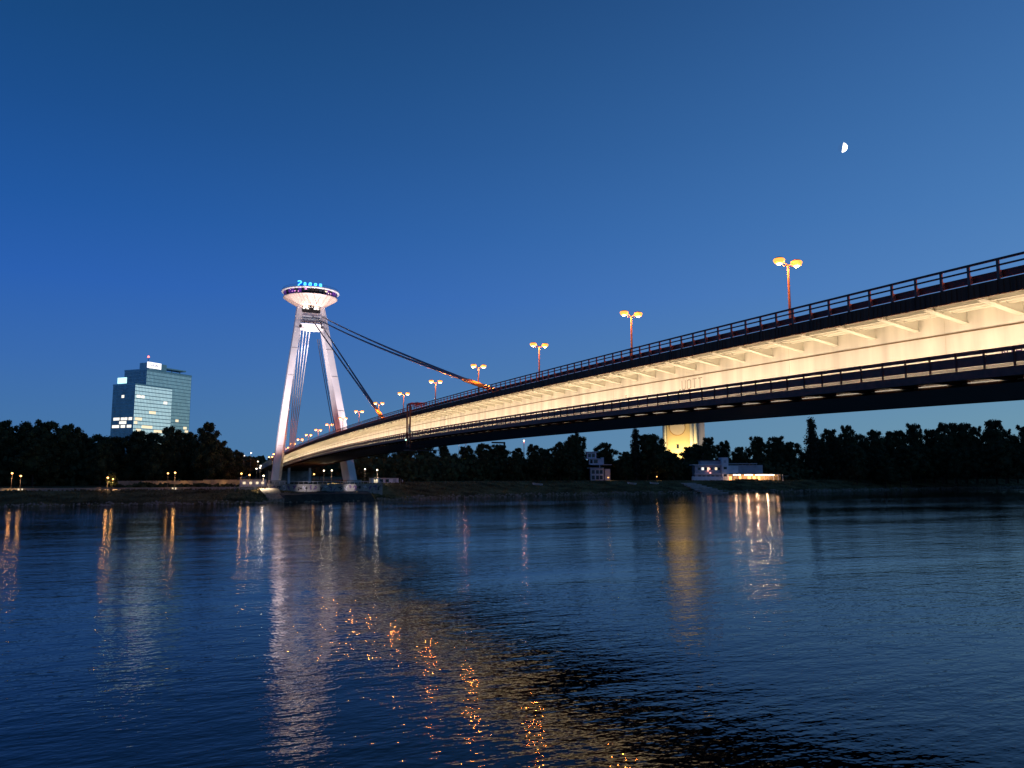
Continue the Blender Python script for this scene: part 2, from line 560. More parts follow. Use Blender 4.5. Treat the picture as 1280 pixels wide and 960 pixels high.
# cantilever brackets under the deck edge: near side one by one
def bracket_mb(sx):
    m = MB()
    a, b = (.35, 4.2)  # measured from the outer deck edge inwards
    prof = [(a, -.02), (b, -.02), (b, -.80), (a + .2, -.17), (a, -.14)]
    n = len(prof); k = len(m.v)
    for y in (-.13, .13):
        for (x, z) in prof: m.v.append((x * sx, y, z))
    m.f.append(tuple(k + i for i in range(n)) if sx < 0 else tuple(k + i for i in reversed(range(n))))
    m.f.append(tuple(k + n + i for i in (reversed(range(n)) if sx < 0 else range(n))))
    for i in range(n):
        j = (i + 1) % n
        f = (k + i, k + j, k + n + j, k + n + i)
        m.f.append(f if sx > 0 else tuple(reversed(f)))
    # bottom flange plate
    m.hexa([(sx * (a + .1), -.24, -.20), (sx * (a + .1), .24, -.20), (sx * b, .24, -.85), (sx * b, -.24, -.85),
            (sx * (a + .1), -.24, -.155), (sx * (a + .1), .24, -.155), (sx * b, .24, -.80), (sx * b, -.24, -.80)])
    return m


near_br = bracket_mb(1).mesh('bracket', M_soffit)
BAY = 3.8
BT = [24.2 + BAY * i for i in range(-12, 112)]
far_mb = MB(); fm = bracket_mb(-1)
for t in BT:
    if t > T1: continue
    if t > 10:
        piece('bracket', near_br, BR, (QN, t, ZD(t) - 10.053))
    k = len(far_mb.v)
    far_mb.v += [(QF + v[0], t + v[1], ZD(t) - 10.053 + v[2]) for v in fm.v]
    far_mb.f += [tuple(k + i for i in f) for f in fm.f]
tag(far_mb.build('far_side_bracket', M_soffit, BR), kind='stuff')

# fascia panels
def fascia_panel_mb(x0, x1, t, L):
    m = MB()
    z0, z1 = ZD(t), ZD(t + L)
    g = .012
    prof = [(x0, -10.24), (x1, -10.24), (x1, -9.335), (x0, -9.335)]
    m.hexa([(prof[0][0], t + g, z0 + prof[0][1]), (prof[1][0], t + g, z0 + prof[1][1]), (prof[1][0], t + L - g, z1 + prof[1][1]), (prof[0][0], t + L - g, z1 + prof[0][1]),
            (prof[3][0], t + g, z0 + prof[3][1]), (prof[2][0], t + g, z0 + prof[2][1]), (prof[2][0], t + L - g, z1 + prof[2][1]), (prof[3][0], t + L - g, z1 + prof[3][1])])
    # pressed vertical ribs
    for f in (.2, .4, .6, .8):
        y = t + L * f; z = ZD(y)
        m.box(x0 - .035, x0 - .001, y - .09, y + .09, z - 10.22, z - 9.36)
    return m


P = BAY / 2
i = 0
fas = None
rest_f = MB()
t = 23.2 - P * 2
while t < T1 - P:
    if t < 300:
        fascia_panel_mb(QN, QN + .1, t, P).build('fascia_panel', M_fascia, BR)
    else:
        m = fascia_panel_mb(QN, QN + .1, t, P); k = len(rest_f.v); rest_f.v += m.v; rest_f.f += [tuple(k + q for q in f) for f in m.f]
    t += P
tag(rest_f.build('fascia_panel', M_fascia, BR), kind='stuff')
MB().sweep([(QN, -10.24), (QN + .1, -10.24), (QN + .1, -9.335), (QN, -9.335)], frange(T0, 23.2 - P * 2, 6)).build('fascia_beam', M_fascia, BR)
MB().sweep([(QF - .1, -10.24), (QF, -10.24), (QF, -9.335), (QF - .1, -9.335)], TS).build('fascia_beam', M_fascia, BR)

# upper railings with their posts
def upper_railing(x, s):
    r = MB()
    def rail(a, b, z0, z1): r.sweep([(min(a, b), z0), (max(a, b), z0), (max(a, b), z1), (min(a, b), z1)], TS)
    rail(x - .06, x + .08, -8.13, -8.0)
    rail(x - .04, x + .05, -8.49, -8.39)
    rr = r.build('upper_railing', M_rail, BR)
    g = MB(); x2 = x + s * .30
    g.sweep([(min(x2, x2 + .08), -9.17), (max(x2, x2 + .08), -9.17), (max(x2, x2 + .08), -8.70), (min(x2, x2 + .08), -8.70)], TS)
    g.build('guard_board', M_rail, BR)
    return rr


UR = upper_railing(QN + .12, 1)
UF = upper_railing(QF - .12, -1)
post = MB().box(-.05, .05, -.085, .085, 0, 1.2)
post.box(-.06, .24, -.10, .10, -.12, 0)
post.box(.052, .28, -.05, .05, .12, .62)
post_me = post.mesh('post', M_post)
rest_p = MB(); far_p = MB()
PT = [22.7 + P * i for i in range(-26, 226)]
for t in PT:
    z = ZD(t) - 9.33
    if 15 < t < 400: piece('post', post_me, UR, (QN + .12, t, z))
    elif t <= T1 or t < 15: rest_p.box(QN + .07, QN + .17, t - .085, t + .085, z, z + 1.2)
    if t < T1: far_p.box(QF - .17, QF - .07, t - .085, t + .085, z, z + 1.2)
tag(rest_p.build('post', M_post, UR), kind='stuff')
tag(far_p.build('post', M_post, UF), kind='stuff')

# lower walkway, both sides
def walkway(xo, xw, s):
    sl = MB().sweep([(min(xo + s * .1, xw - s * .32), -14.86), (max(xo + s * .1, xw - s * .32), -14.86), (max(xo + s * .1, xw - s * .32), -14.62), (min(xo + s * .1, xw - s * .32), -14.62)], TS)
    slab = sl.build('walkway_slab', M_under, BR)
    f = MB().sweep([(min(xo, xo + s * .1), -15.06), (max(xo, xo + s * .1), -15.06), (max(xo, xo + s * .1), -14.5), (min(xo, xo + s * .1), -14.5)], TS)
    f.build('walkway_fascia', M_rail_walk, BR)
    r = MB()
    for a, b, w in ((-13.55, -13.29, .07), (-14.28, -13.655, .03)):
        r.sweep([(min(xo, xo + s * w), a), (max(xo, xo + s * w), a), (max(xo, xo + s * w), b), (min(xo, xo + s * w), b)], TS)
    rr = r.build('walkway_railing', M_rail_walk, BR)
    k = MB()
    for zz in (-14.47, -14.425, -14.38, -14.335):
        k.sweep([(min(xo + s * .02, xo + s * .05), zz), (max(xo + s * .02, xo + s * .05), zz), (max(xo + s * .02, xo + s * .05), zz + .026), (min(xo + s * .02, xo + s * .05), zz + .026)], TS)
    k.build('kick_rail', M_post, BR)
    m = MB()
    for t in BT:
        if t > T1: continue
        z = ZD(t)
        x0, x1 = sorted((xo + s * .12, xw - s * .02))
        m.box(x0, x1, t + .55, t + .85, z - 15.04, z - 14.87)
        x0, x1 = sorted((xw - s * .318, xw - s * .004))
        m.box(x0, x1, t - .05, t + 1.45, z - 14.93, z - 14.66)
    tag(m.build('walkway_bearer', M_under, BR), kind='stuff')
    return rr


WR = walkway(45.5, WN, 1)
WRF = walkway(64.5, WF, -1)
wp_me = MB().box(-.05, .04, -.055, .055, 0, 1.2).mesh('post', M_rail)
rest_p = MB(); far_p = MB()
for t in PT:
    z = ZD(t) - 14.5
    if 15 < t < 400: piece('post', wp_me, WR, (45.48, t, z))
    elif t <= T1: rest_p.box(45.43, 45.52, t - .055, t + .055, z, z + 1.2)
    if t < T1: far_p.box(64.48, 64.57, t - .055, t + .055, z, z + 1.2)
tag(rest_p.build('post', M_rail, WR), kind='stuff')
tag(far_p.build('post', M_rail, WRF), kind='stuff')

# floodlight strips on the walkway rail, aimed up at the girder side; one luminaire per bay
def strip_mesh(s):
    h = MB().hexa([(0, -1.75, -.10), (s * .11, -1.75, -.10), (s * .11, 1.75, -.10), (0, 1.75, -.10), (0, -1.75, .06), (s * .03, -1.75, .04), (s * .03, 1.75, .04), (0, 1.75, .06)] if s > 0 else [(s * .11, -1.75, -.10), (0, -1.75, -.10), (0, 1.75, -.10), (s * .11, 1.75, -.10), (s * .03, -1.75, .04), (0, -1.75, .06), (0, 1.75, .06), (s * .03, 1.75, .04)])
    h.box(min(s * .03, s * .101), max(s * .03, s * .101), -1.70, 1.70, -.101, -.045)
    l = MB()
    l.quad((s * .035, -1.65, .05), (s * .115, -1.65, -.005), (s * .115, 1.65, -.005), (s * .035, 1.65, .05))
    return h.mesh('floodlight_strip', M_housing), l.mesh('strip_lens', G_strip)


for s, x in ((1, 45.80), (-1, 64.20)):
    hm, lm = strip_mesh(s)
    for t in BT:
        t2 = t + BAY / 2
        if t2 > T1 - 3 or t2 < -30: continue
        ob = piece('floodlight_strip', hm, BR, (x, t2, ZD(t2) - 13.74))
        ob.rotation_euler = (math.atan2(ZD(t2 + 1) - ZD(t2 - 1), 2), 0, 0)
        lo = bpy.data.objects.new('strip_lens', lm); lo.parent = ob; COL.objects.link(lo)

tb = MB().box(-.05, .05, -1.1, 1.1, -.018, .018).mesh('slot_glow_strip', glow('slot_glow', (1.0, .86, .66), .6))  # added glow strips stand for light falling through the walkway slots
for t in BT:
    t2 = t + 2.6
    if 12 < t2 < 84:
        o = piece('slot_glow_strip', tb, BR, (WN - .30, t2, ZD(t2) - 14.98))
        o.rotation_euler = (math.atan2(ZD(t2 + 1) - ZD(t2 - 1), 2), 0, 0)

# graffiti tags sprayed on the near web
def strokes(mbx, x, t, z, pts, w):
    for (a, b) in zip(pts, pts[1:]):
        dy, dz = b[0] - a[0], b[1] - a[1]
        L = math.hypot(dy, dz) or 1
        ny, nz = -dz / L * w, dy / L * w
        P4 = [(x, t + a[0] + ny, z + a[1] + nz), (x, t + a[0] - ny, z + a[1] - nz), (x, t + b[0] - ny, z + b[1] - nz), (x, t + b[0] + ny, z + b[1] + nz)]
        P4b = [(x - .006, p[1], p[2]) for p in P4]
        mbx.hexa(P4 + P4b)


GLY = {'H': [[(0, 0), (0, 1)], [(.6, 0), (.6, 1)], [(0, .5), (.6, .5)]], 'O': [[(0, .1), (0, .9), (.3, 1), (.6, .9), (.6, .1), (.3, 0), (0, .1)]],
       'T': [[(.3, 0), (.3, 1)], [(0, 1), (.7, 1)]], 'U': [[(0, 1), (0, .1), (.3, 0), (.6, .1), (.6, 1)]], 'S': [[(.6, .9), (.1, .9), (.1, .5), (.6, .5), (.6, .1), (0, .1)]],
       'P': [[(0, 0), (0, 1), (.5, .9), (.5, .55), (0, .5)]], 'N': [[(0, 0), (0, 1), (.6, 0), (.6, 1)]], 'o': [[(0, .1), (0, .5), (.4, .5), (.4, .1), (0, .1)]],
       'Y': [[(0, 1), (.3, .5), (.6, 1)], [(.3, .5), (.3, 0)]]}


def graffiti(text, t_right, zrel, h, mat, w=.05, step=.85):
    m = MB(); t = t_right
    for ch in text:
        for st in GLY.get(ch, []):
            strokes(m, WN - .004, t, ZD(t) + zrel, [(-a * h, b * h) for a, b in st], w)
        t -= step * h
    return m.build('graffiti_tag', mat, box)


graffiti('UOTT', 68.4, -12.75, 1.0, M_graf_g, .05, .95)
graffiti('oSY', 69.6, -13.35, .7, M_graf_d, .03, .9)
graffiti('NTH', 33.2, -13.45, .55, M_graf_v, .04)
graffiti('HOP', 30.6, -13.42, .7, M_graf_v, .05)
graffiti('oo', 88, -13.25, .7, M_graf_d, .05, 1.4)
graffiti('So', 80, -13.0, .6, M_graf_g, .03, 1.4)

# sagging banner/scaffold net hanging beside the gantry is part of the gantry below
# stay cables (part of the bridge)
def cable(a, b, r, mat, sag=.0, n=14, name='stay_cable'):
    m = MB(); m.smooth = True
    a = Vector(a); b = Vector(b); prev = a
    for i in range(1, n + 1):
        k = i / n
        p = a.lerp(b, k); p.z -= sag * 4 * k * (1 - k)
        m.tube(prev, p, r, n=8, cap=(i in (1, n))); prev = p
    return m.build(name, mat, BR)


# pylon geometry
PB_Y, PT_Y = 360.0, 392.0
PZ0, PZ1 = 8.6, 94.6


def pyl_y(z): return PB_Y + (PT_Y - PB_Y) * (z - PZ0) / (PZ1 - PZ0)
def pyl_half(z): return 18.5 + (6.75 - 18.5) * (z - PZ0) / (PZ1 - PZ0)


def anchor(t): return (55, t, ZD(t) - 9.2)


fore = [((0, 386, 89.5), (130.0, -8.1, -.3), 1.5), ((5, 386, 89.5), (130, -8.5, .3), 1.0), ((1, 384, 85.5), (223.0, -8.5, -.3), .2), ((4, 384, 85.5), (226.0, -8, .3), .2),
        ((2.6, 384, 77.5), (310, -7.4, -.4), .5), ((3.4, 384, 77.5), (310, -7.4, .4), .5)]
for (dx, y, z), (t, dz, ex), sag in fore:
    a = Vector((55 + dx, y, z)); b = Vector((55 + ex, t, ZD(t) + dz))
    cable(a, b, .30 if t < 290 else .17, M_cable, sag)
    if t < 290:
        L = 27 if t < 200 else 17
        k = L / (a - b).length
        q = b.lerp(a, k); q.z -= 4 * sag * k * (1 - k)
        cable(q, b, .46, M_sleeve, 0, 2, 'anchor_sleeve')
for t in (129.5, 224):
    MB().box(54.1, 55.9, t - 2.2, t + 1.4, ZD(t) - 9.12, ZD(t) - 7.6).build('cable_anchor_block', M_rail, BR)
    spot('anchor_fill', (54.2, t + 3.0, ZD(t) - 8.6), (55, t + 22, ZD(t + 22) - 4.5), 1800, (1.0, .50, .12), 70, .7, .2, BR)  # added orange spot, boosts the lamp light on the sleeves
for k in range(5):
    x = 48.4 + k * 1.55
    cable((x, pyl_y(81.5) + .4, 84.2), (53.2 + k * .5, 446, ZD(446) - 9.0), .24, M_cable_white, .6, 14)

# ------------------------------------------------------------------ pylon
PY = thing('bridge_pylon', 'white slanted A-shaped pylon topped by a round saucer restaurant and blue lit letters', 'pylon', (55, 372, PZ0))


def leg(s):
    m = MB()
    k = 0; rings = []
    for z in (PZ0 - .1, 20, 35, 50, 65, 83.1):
        h = pyl_half(z); y = pyl_y(z)
        bw = 5.6 - 2.0 * (z - PZ0) / 72     # inner width at the back
        fw_ = 3.3 - .3 * (z - PZ0) / 72
        kk = max(0, 1 - (z - PZ0) / (83.1 - PZ0))
        xo = 55 + s * h - (.8 * kk ** .5 if s < 0 else 0)
        if s < 0: fw_ -= .5 * kk ** .5; bw -= 1.0 * kk ** .5
        rings.append([(xo, y - 2.7, z), (xo - s * fw_, y - 2.7, z), (xo - s * bw, y + 2.6, z), (xo, y + 2.6, z)])
    for r in rings: m.v += r
    for i in range(len(rings) - 1):
        for j in range(4):
            q = (i * 4 + j, i * 4 + (j + 1) % 4, (i + 1) * 4 + (j + 1) % 4, (i + 1) * 4 + j)
            m.f.append(q if s < 0 else tuple(reversed(q)))
    e = len(rings) - 1
    m.f.append((0, 1, 2, 3)); m.f.append((e * 4, e * 4 + 1, e * 4 + 2, e * 4 + 3))
    return m.build('pylon_leg', M_pylon, PY)


lg = leg(-1); leg(1)
# joint bands on the legs
for s in (-1, 1):
    for z in (24, 41, 58, 72):
        h = pyl_half(z); y = pyl_y(z)
        MB().box(min(55 + s * (h - 3.2), 55 + s * (h + .02)), max(55 + s * (h - 3.2), 55 + s * (h + .02)), y - 2.74, y - 2.69, z, z + .12).build('leg_joint', M_graf_g, PY)
# head block
def slab_x(m, z0, z1, y0, y1, h0, h1, cy0, cy1):
    m.hexa([(55 - h0, cy0 + y0, z0), (55 + h0, cy0 + y0, z0), (55 + h0, cy0 + y1, z0), (55 - h0, cy0 + y1, z0),
            (55 - h1, cy1 + y0, z1), (55 + h1, cy1 + y0, z1), (55 + h1, cy1 + y1, z1), (55 - h1, cy1 + y1, z1)])
    return m


hb = MB()
slab_x(hb, 86.9, 96.1, -2.55, 2.6, pyl_half(86.9), 6.5, pyl_y(86.9), pyl_y(96.1))
# two side cheeks between the beam and the head
head = hb.build('head_block', M_pylon, PY)
for s in (-1, 1):
    m = MB()
    x0, x1 = sorted((55 + s * pyl_half(83.1), 55 + s * 5.0)); x2, x3 = sorted((55 + s * pyl_half(86.9), 55 + s * 5.2))
    a, b = pyl_y(83.1), pyl_y(86.9)
    m.hexa([(x0, a - 2.6, 83.11), (x1, a - 2.6, 83.11), (x1, a + 2.6, 83.11), (x0, a + 2.6, 83.11), (x2, b - 2.6, 86.89), (x3, b - 2.6, 86.89), (x3, b + 2.6, 86.89), (x2, b + 2.6, 86.89)])
    m.build('head_cheek', M_pylon, PY)
# horizontal grey lintel panels under the window recess
m = MB()
for z in (87.5, 88.8):
    y = pyl_y(z)
    m.box(50.6, 59.6, y - 2.72, y - 2.5, z, z + .9)
m.build('lintel_panel', M_plaster_dim, PY)
y = pyl_y(92.6)
m = MB(); m.box(50.4, 59.3, y - 2.95, y - 2.4, 90.5, 94)
m.build('machine_room_window', M_dark, PY)
for k in range(4):
    xx = (51.3, 53.1, 56.6, 58.1)[k]
    MB().box(xx - .55, xx + .55, y - 3.02, y - 2.96, 93.3, 93.95).build('machine_room_lamp', G_win_white, PY)
for k in range(3):
    xx = 52.0 + k * 2.6
    MB().box(xx - .7, xx + .6, y - 3.02, y - 2.96, 90.7, 91.3).build('machine_room_pane', G_win_warm, PY)
# saddle beam
y = pyl_y(82.6)
m = MB().box(49.4, 60.4, y - 3.1, y + 1.2, 82.5, 85.2)
m.build('saddle_beam', M_pylon, PY)
for xx in (49.4, 59.9):
    MB().tube((xx, y - 3.2, 83.8), (xx, y - 3.11, 83.8), .75, n=14).build('cable_port', M_dark, PY)
MB().box(50.5, 58.5, y - 4.0, y - 3.7, 81.3, 81.55).build('beam_floodlight', G_win_white, PY)

# saucer
SX, SY = 55.0, pyl_y(98.6) - .2
SZ = 98.6
m = MB(); m.smooth = True
m.lathe(SX, SY, [(5.9, 95.2), (6.7, 95.5), (9.8, 97.3), (12.2, 98.8), (13.35, 99.55), (13.4, 99.9), (12.7, 100)], 64)
bowl = m.build('saucer_bowl', M_saucer, PY)
m = MB()
for k in range(48):
    a = 2 * math.pi * k / 48; ca, sa = math.cos(a), math.sin(a)
    m.tube((SX + 6.9 * ca, SY + 6.9 * sa, 95.6), (SX + 12.2 * ca, SY + 12.2 * sa, 98.78), .07, n=4, cap=False)
tag(m.build('bowl_rib', M_rib, bowl), kind='stuff')
m = MB(); m.smooth = True
m.lathe(SX, SY, [(11.0, 99.98), (11.6, 100.1), (11.6, 102.2), (12.2, 102.3)], 64)
m.build('saucer_core', M_dark, PY)
# ring of panes
NPAN = 40
for k in range(NPAN):
    a0 = 2 * math.pi * k / NPAN + .012; a1 = 2 * math.pi * (k + 1) / NPAN - .012
    m = MB()
    r0, r1 = 12.75, 13.35
    pts = []
    for (r, z) in ((r0, 100.02), (r1, 102.3)):
        pts.append([(SX + r * math.cos(a), SY + r * math.sin(a), z) for a in (a0, a1)])
        pts.append([(SX + (r - .08) * math.cos(a), SY + (r - .08) * math.sin(a), z) for a in (a0, a1)])
    m.hexa([pts[0][0], pts[0][1], pts[1][1], pts[1][0], pts[2][0], pts[2][1], pts[3][1], pts[3][0]])
    deg = math.degrees((a0 + a1) / 2) % 360
    mt = G_purple
    if 264 < deg < 282: mt = M_dark
    elif k % 3 == 1 or k in (27, 28, 32): mt = M_glass_dim
    m.build('saucer_pane', mt, PY)
# interior lights seen through the ring
for (deg, w, z, mt) in ((228, .9, 100.9, G_pink), (236, .5, 100.6, G_pink), (252, 1.1, 101.7, G_pink), (296, 1.3, 101.4, G_win_warm), (302, .5, 100.7, G_win_warm), (308, .8, 100.8, G_pink), (221, .4, 100.8, G_pink)):
    a = math.radians(deg); r = 13.42
    c = (SX + r * math.cos(a), SY + r * math.sin(a))
    MB().rbox(c[0], c[1], a + math.pi / 2, w, .05, z - .3, z + .3).build('interior_lamp', mt, PY)
m = MB(); m.smooth = True
m.lathe(SX, SY, [(13.3, 102.32), (14.1, 102.35), (14.3, 102.7), (14.25, 103.15), (13.9, 103.3), (11, 103.6), (.01, 104.2)], 72)
m.build('saucer_roof', M_rim, PY)
m = MB()
for k in range(40):
    a = 2 * math.pi * k / 40
    p = (SX + 13.6 * math.cos(a), SY + 13.6 * math.sin(a))
    m.tube((p[0], p[1], 103.2), (p[0], p[1], 104.2), .04, n=4)
m.lathe(SX, SY, [(13.58, 104.18), (13.64, 104.18), (13.64, 104.26), (13.58, 104.26)], 48)
tag(m.build('terrace_railing', M_cable, PY), kind='stuff')

# roof sign: five glowing characters on posts
SGY = SY - 9.0
sg = MB().box(47.4, 59.2, SGY + .25, SGY + .45, 103.5, 105.7).build('sign_backing', G_cyan_back, PY)
CH = {0: [[(0, 3.0), (.6, 3.5), (1.6, 3.5), (2.0, 3.0), (1.9, 2.4), (.9, 1.6), (.4, .9), (.1, 0)], [(.9, 1.6), (.5, .7)]],
      1: [[(.3, .7), (.15, 2.2), (.6, 2.8), (1.2, 2.2), (1.1, .7), (.3, .7), (.9, 1.6)]],
      2: [[(.3, .6), (.1, 1.8), (.5, 2.8), (1.4, 2.8), (1.3, .7), (.3, .6)]],
      3: [[(.2, 2.7), (.2, 1.2), (1.1, 1.3), (1.4, 2.5), (.2, 2.7)], [(.6, 1.3), (.6, 0)]],
      4: [[(.2, .4), (.2, 2.6), (1.3, 2.6), (1.3, .5), (.2, .4)], [(.2, 1.6), (1.3, 1.6)]]}
for k, x0 in enumerate((47.4, 50.3, 52.7, 55.4, 57.8)):
    m = MB()
    for st in CH[k]:
        for a, b in zip(st, st[1:]):
            m.tube((x0 + a[0] * .85, SGY, 103.6 + a[1] * .78), (x0 + b[0] * .85, SGY, 103.6 + b[1] * .78), .27, n=6)
    m.tube((x0 + .7, SGY + .2, 103), (x0 + .7, SGY + .2, 104.9), .08, n=6)
    m.build('sign_letter', G_cyan, PY)

# plinths and terrace at the pylon foot
for s in (-1, 1):
    cx = 55 + s * 16.9
    m = MB()
    m.hexa([(cx - 4.2, 354.6, 3.6), (cx + 4.2, 354.6, 3.6), (cx + 4.2, 366, 3.6), (cx - 4.2, 366, 3.6), (cx - 3.3, 355.8, 8.55), (cx + 3.3, 355.8, 8.55), (cx + 3.3, 365, 8.55), (cx - 3.3, 365, 8.55)])
    m.build('leg_plinth', M_concrete, PY)

# lights that belong to the pylon: floodlights on the head for the bowl and beam
for xx in (52.3, 57.4):
    MB().rbox(xx, pyl_y(94.2) - 3.4, 0, .9, .5, 94.15, 94.35).build('neck_floodlight', G_neck, PY)
    spot('neck_light', (xx, pyl_y(94.2) - 3.6, 94.5), (xx + (xx - 55) * .6, pyl_y(98.6) - 6, 99.1), 850, (1, .70, .48), 150, .8, .2, PY)
for a in range(0, 360, 45):
    aa = math.radians(a + 22)
    spot('bowl_light', (SX + 8.2 * math.cos(aa), SY + 8.2 * math.sin(aa), 89.1), (SX + 10.5 * math.cos(aa), SY + 10.5 * math.sin(aa), 98.6), 330, (1, .58, .40), 110, .7, .3, PY)
spot('beam_light', (54.5, pyl_y(81.6) - 7.5, 80.2), (54.8, pyl_y(83.6), 84), 2600, (1, .93, .85), 82.6, .6, .3, PY)
spot('backstay_light', (52.0, 396.0, 66.0), (51.6, 388.0, 82.6), 5200, (.93, .88, 1.0), 97.6, .8, .3, PY)

# floodlight masts washing the pylon legs
def floodlight(loc, target, energy, label):
    t = thing('floodlight', label, 'floodlight', loc, 'floodlights aimed at the pylon')
    x, y, z = loc
    MB().tube((x, y, z - .6), (x, y, z + 1.6), .12, .09).build('stand', M_pole, t)
    d = (Vector(target) - Vector(loc)).normalized()
    c = Vector((x, y, z + 1.9))
    MB().tube(c - d * .35, c + d * .2, .3, .42, 12).build('housing', M_housing, t)
    spot('flood_lamp', tuple(c + d * .5), target, energy * 1.1, (1.0, .87, .88), 42, .9, .35, t)


FE = 245000
floodlight((19, 331, 5.0), (42, 369, 44), FE, 'small floodlight on the bank below and left of the left pylon leg')
floodlight((33, 334, 6.0), (44, 372, 62), FE * 1.5, 'small floodlight on the bank just in front of the left pylon leg')
floodlight((80, 349, 7.1), (69, 368, 40), FE * .75, 'small floodlight on the bank in front of the right pylon leg')
floodlight((92, 350, 7.0), (66, 376, 66), FE * 1.7, 'small floodlight on the grass to the right of the right pylon leg')

floodlight((47, 331, 3.6), (50, 349, 5.4), 5200, 'added low floodlight on the quay brightening the graffiti terrace wall')  # this flood and the next are added to brighten the terrace wall
floodlight((70, 338, 3.6), (68, 349, 5.4), 2600, 'added low floodlight on the quay brightening the right half of the terrace wall')

# ------------------------------------------------------------------ bridge street lamps
ORD = ['nearest', 'second nearest', 'third nearest', 'fourth nearest', 'fifth nearest', 'sixth nearest', 'seventh nearest', 'eighth nearest', 'ninth nearest', 'tenth nearest',
       'eleventh nearest', 'twelfth nearest', 'thirteenth nearest', 'fourteenth nearest', 'fifteenth nearest', 'sixteenth nearest', 'seventeenth nearest', 'eighteenth nearest']
WHERE = {0: ', below the moon', 3: ', above the long cable end', 6: ', beside the short cable end',
         8: ', before the right pylon leg'}


def street_lamp_parts(root, near):
    x, y, z = root.location
    MB().tube((x, y, z), (x, y, z + 8.5), .17, .10, 10).build('pole', M_pole, root)
    MB().tube((x, y, z), (x, y, z + .9), .26, .22, 8).build('pole_base', M_pole, root)
    a = MB()
    for s in (-1, 1):
        a.tube((x, y, z + 8.4), (x + s * .75, y + s * .1, z + 8.85), .06, .05, 6)
        a.tube((x + s * .1, y, z + 8.45), (x + s * .6, y, z + 8.35), .04, .04, 6)
    a.build('arm', M_pole, root)
    for s in (-1, 1):
        h = MB(); h.smooth = True
        cx = x + s * 1.12
        h.ball((cx, y, z + 9.06), .42, 8, .28)
        hd = h.build('lamp_head', M_housing, root)
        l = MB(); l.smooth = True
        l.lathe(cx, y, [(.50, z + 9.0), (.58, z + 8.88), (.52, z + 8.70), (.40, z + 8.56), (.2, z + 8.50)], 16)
        l.build('halo_bowl', G_halo, hd)  # glowing ring added as the lamp's orange halo
        l = MB(); l.smooth = True
        l.ball((cx, y, z + (8.62 if near else 8.68)), .34 if near else .46, 8, .74)
        l.build('lens', G_sodium, hd)


LAMPT = [58.79 + 29.697 * k for k in range(-2, 18)]
k = 0
for i_, t in enumerate(LAMPT):
    z = ZD(t) - 9.12
    if t < 50:
        lab = 'double-headed street lamp on the bridge outside the view, %s' % ('farther right' if t < 20 else 'just beyond the right edge')
        r = thing('street_lamp', lab, 'street lamp', (55, t, z), 'street lamps along the bridge median')
    else:
        lab = 'double-headed street lamp on the bridge, %s to the camera%s' % (ORD[k], WHERE.get(k, ''))
        r = thing('street_lamp', lab, 'street lamp', (55, t, z), 'street lamps along the bridge median')
        k += 1
    street_lamp_parts(r, t < 130)
    col = (1.0, .23, .03)
    for s in (-1, 1):
        point('sodium_light', (55 + s * 1.12, t, z + 8.35), 4200, col, .25, r)

# ------------------------------------------------------------------ inspection gantry hanging on the near edge
GY = 161.0
gz = ZD(GY)
IG = thing('inspection_gantry', 'dark red steel inspection gantry hanging over the near edge of the bridge', 'gantry', (43.9, GY, gz - 18))
for ty in (159.8, 162.2):
    m = MB().box(43.75, 44.05, ty - .13, ty + .13, gz - 17.0, gz - 7.6)
    m.build('column', M_rail, IG)
m = MB()
for zz in (gz - 7.7, gz - 12.8, gz - 16.6):
    m.box(43.8, 44.0, 159.93, 162.07, zz - .07, zz + .07)
m.build('crosspiece', M_rail, IG)
m = MB()
tt = frange(153.4, 162.3, 1.11)
for i, ty in enumerate(tt):
    zt = ZD(ty) - 7.45 - (0 if ty > 158.5 else .45)
    for xx in (43.8, 45.6):
        m.tube((xx, ty, ZD(ty) - 8.4), (xx, ty, zt), .06, n=5)
    m.tube((43.8, ty, zt), (45.6, ty, zt), .06, n=5)
    if i + 1 < len(tt):
        for xx in (43.8, 45.6):
            m.tube((xx, ty, ZD(ty) - 8.2), (xx, tt[i + 1], ZD(tt[i + 1]) - 7.6), .05, n=4)
            m.tube((xx, ty, ZD(ty) - 7.8), (xx, tt[i + 1], ZD(tt[i + 1]) - 7.8), .06, n=4)
m.build('truss', M_red_truss, IG)
point('truss_fill', (46.6, 156.0, gz - 7.0), 30, (1, .3, .1), .15, IG)  # added point light reddening the truss, without a lamp body
m = MB()
m.box(43.5, 50, 158.6, 163.4, gz - 17.55, gz - 17.4)
for xx in (43.6, 46.8, 50):
    for ty in (158.7, 163.3):
        m.box(xx - .04, xx + .04, ty - .04, ty + .04, gz - 17.4, gz - 16.2)
for ty in (158.7, 163.3): m.box(43.6, 50, ty - .03, ty + .03, gz - 16.25, gz - 16.18)
m.build('work_platform', M_rail, IG)
m = MB()
m.quad((43.4, 156.6, gz - 13.9), (43.4, 159.4, gz - 14.0), (43.4, 159.4, gz - 11.9), (43.4, 158.0, gz - 12.9))
m.quad((43.43, 156.6, gz - 13.9), (43.43, 158.0, gz - 12.9), (43.43, 159.4, gz - 11.9), (43.43, 159.4, gz - 14.0))
m.build('net', M_graf_g, IG)
MB().box(43.5, 43.7, 161.6, 162.1, gz - 15.4, gz - 15.1).build('work_lamp', glow('green_white_lamp', (.6, 1, .8), 2), IG)

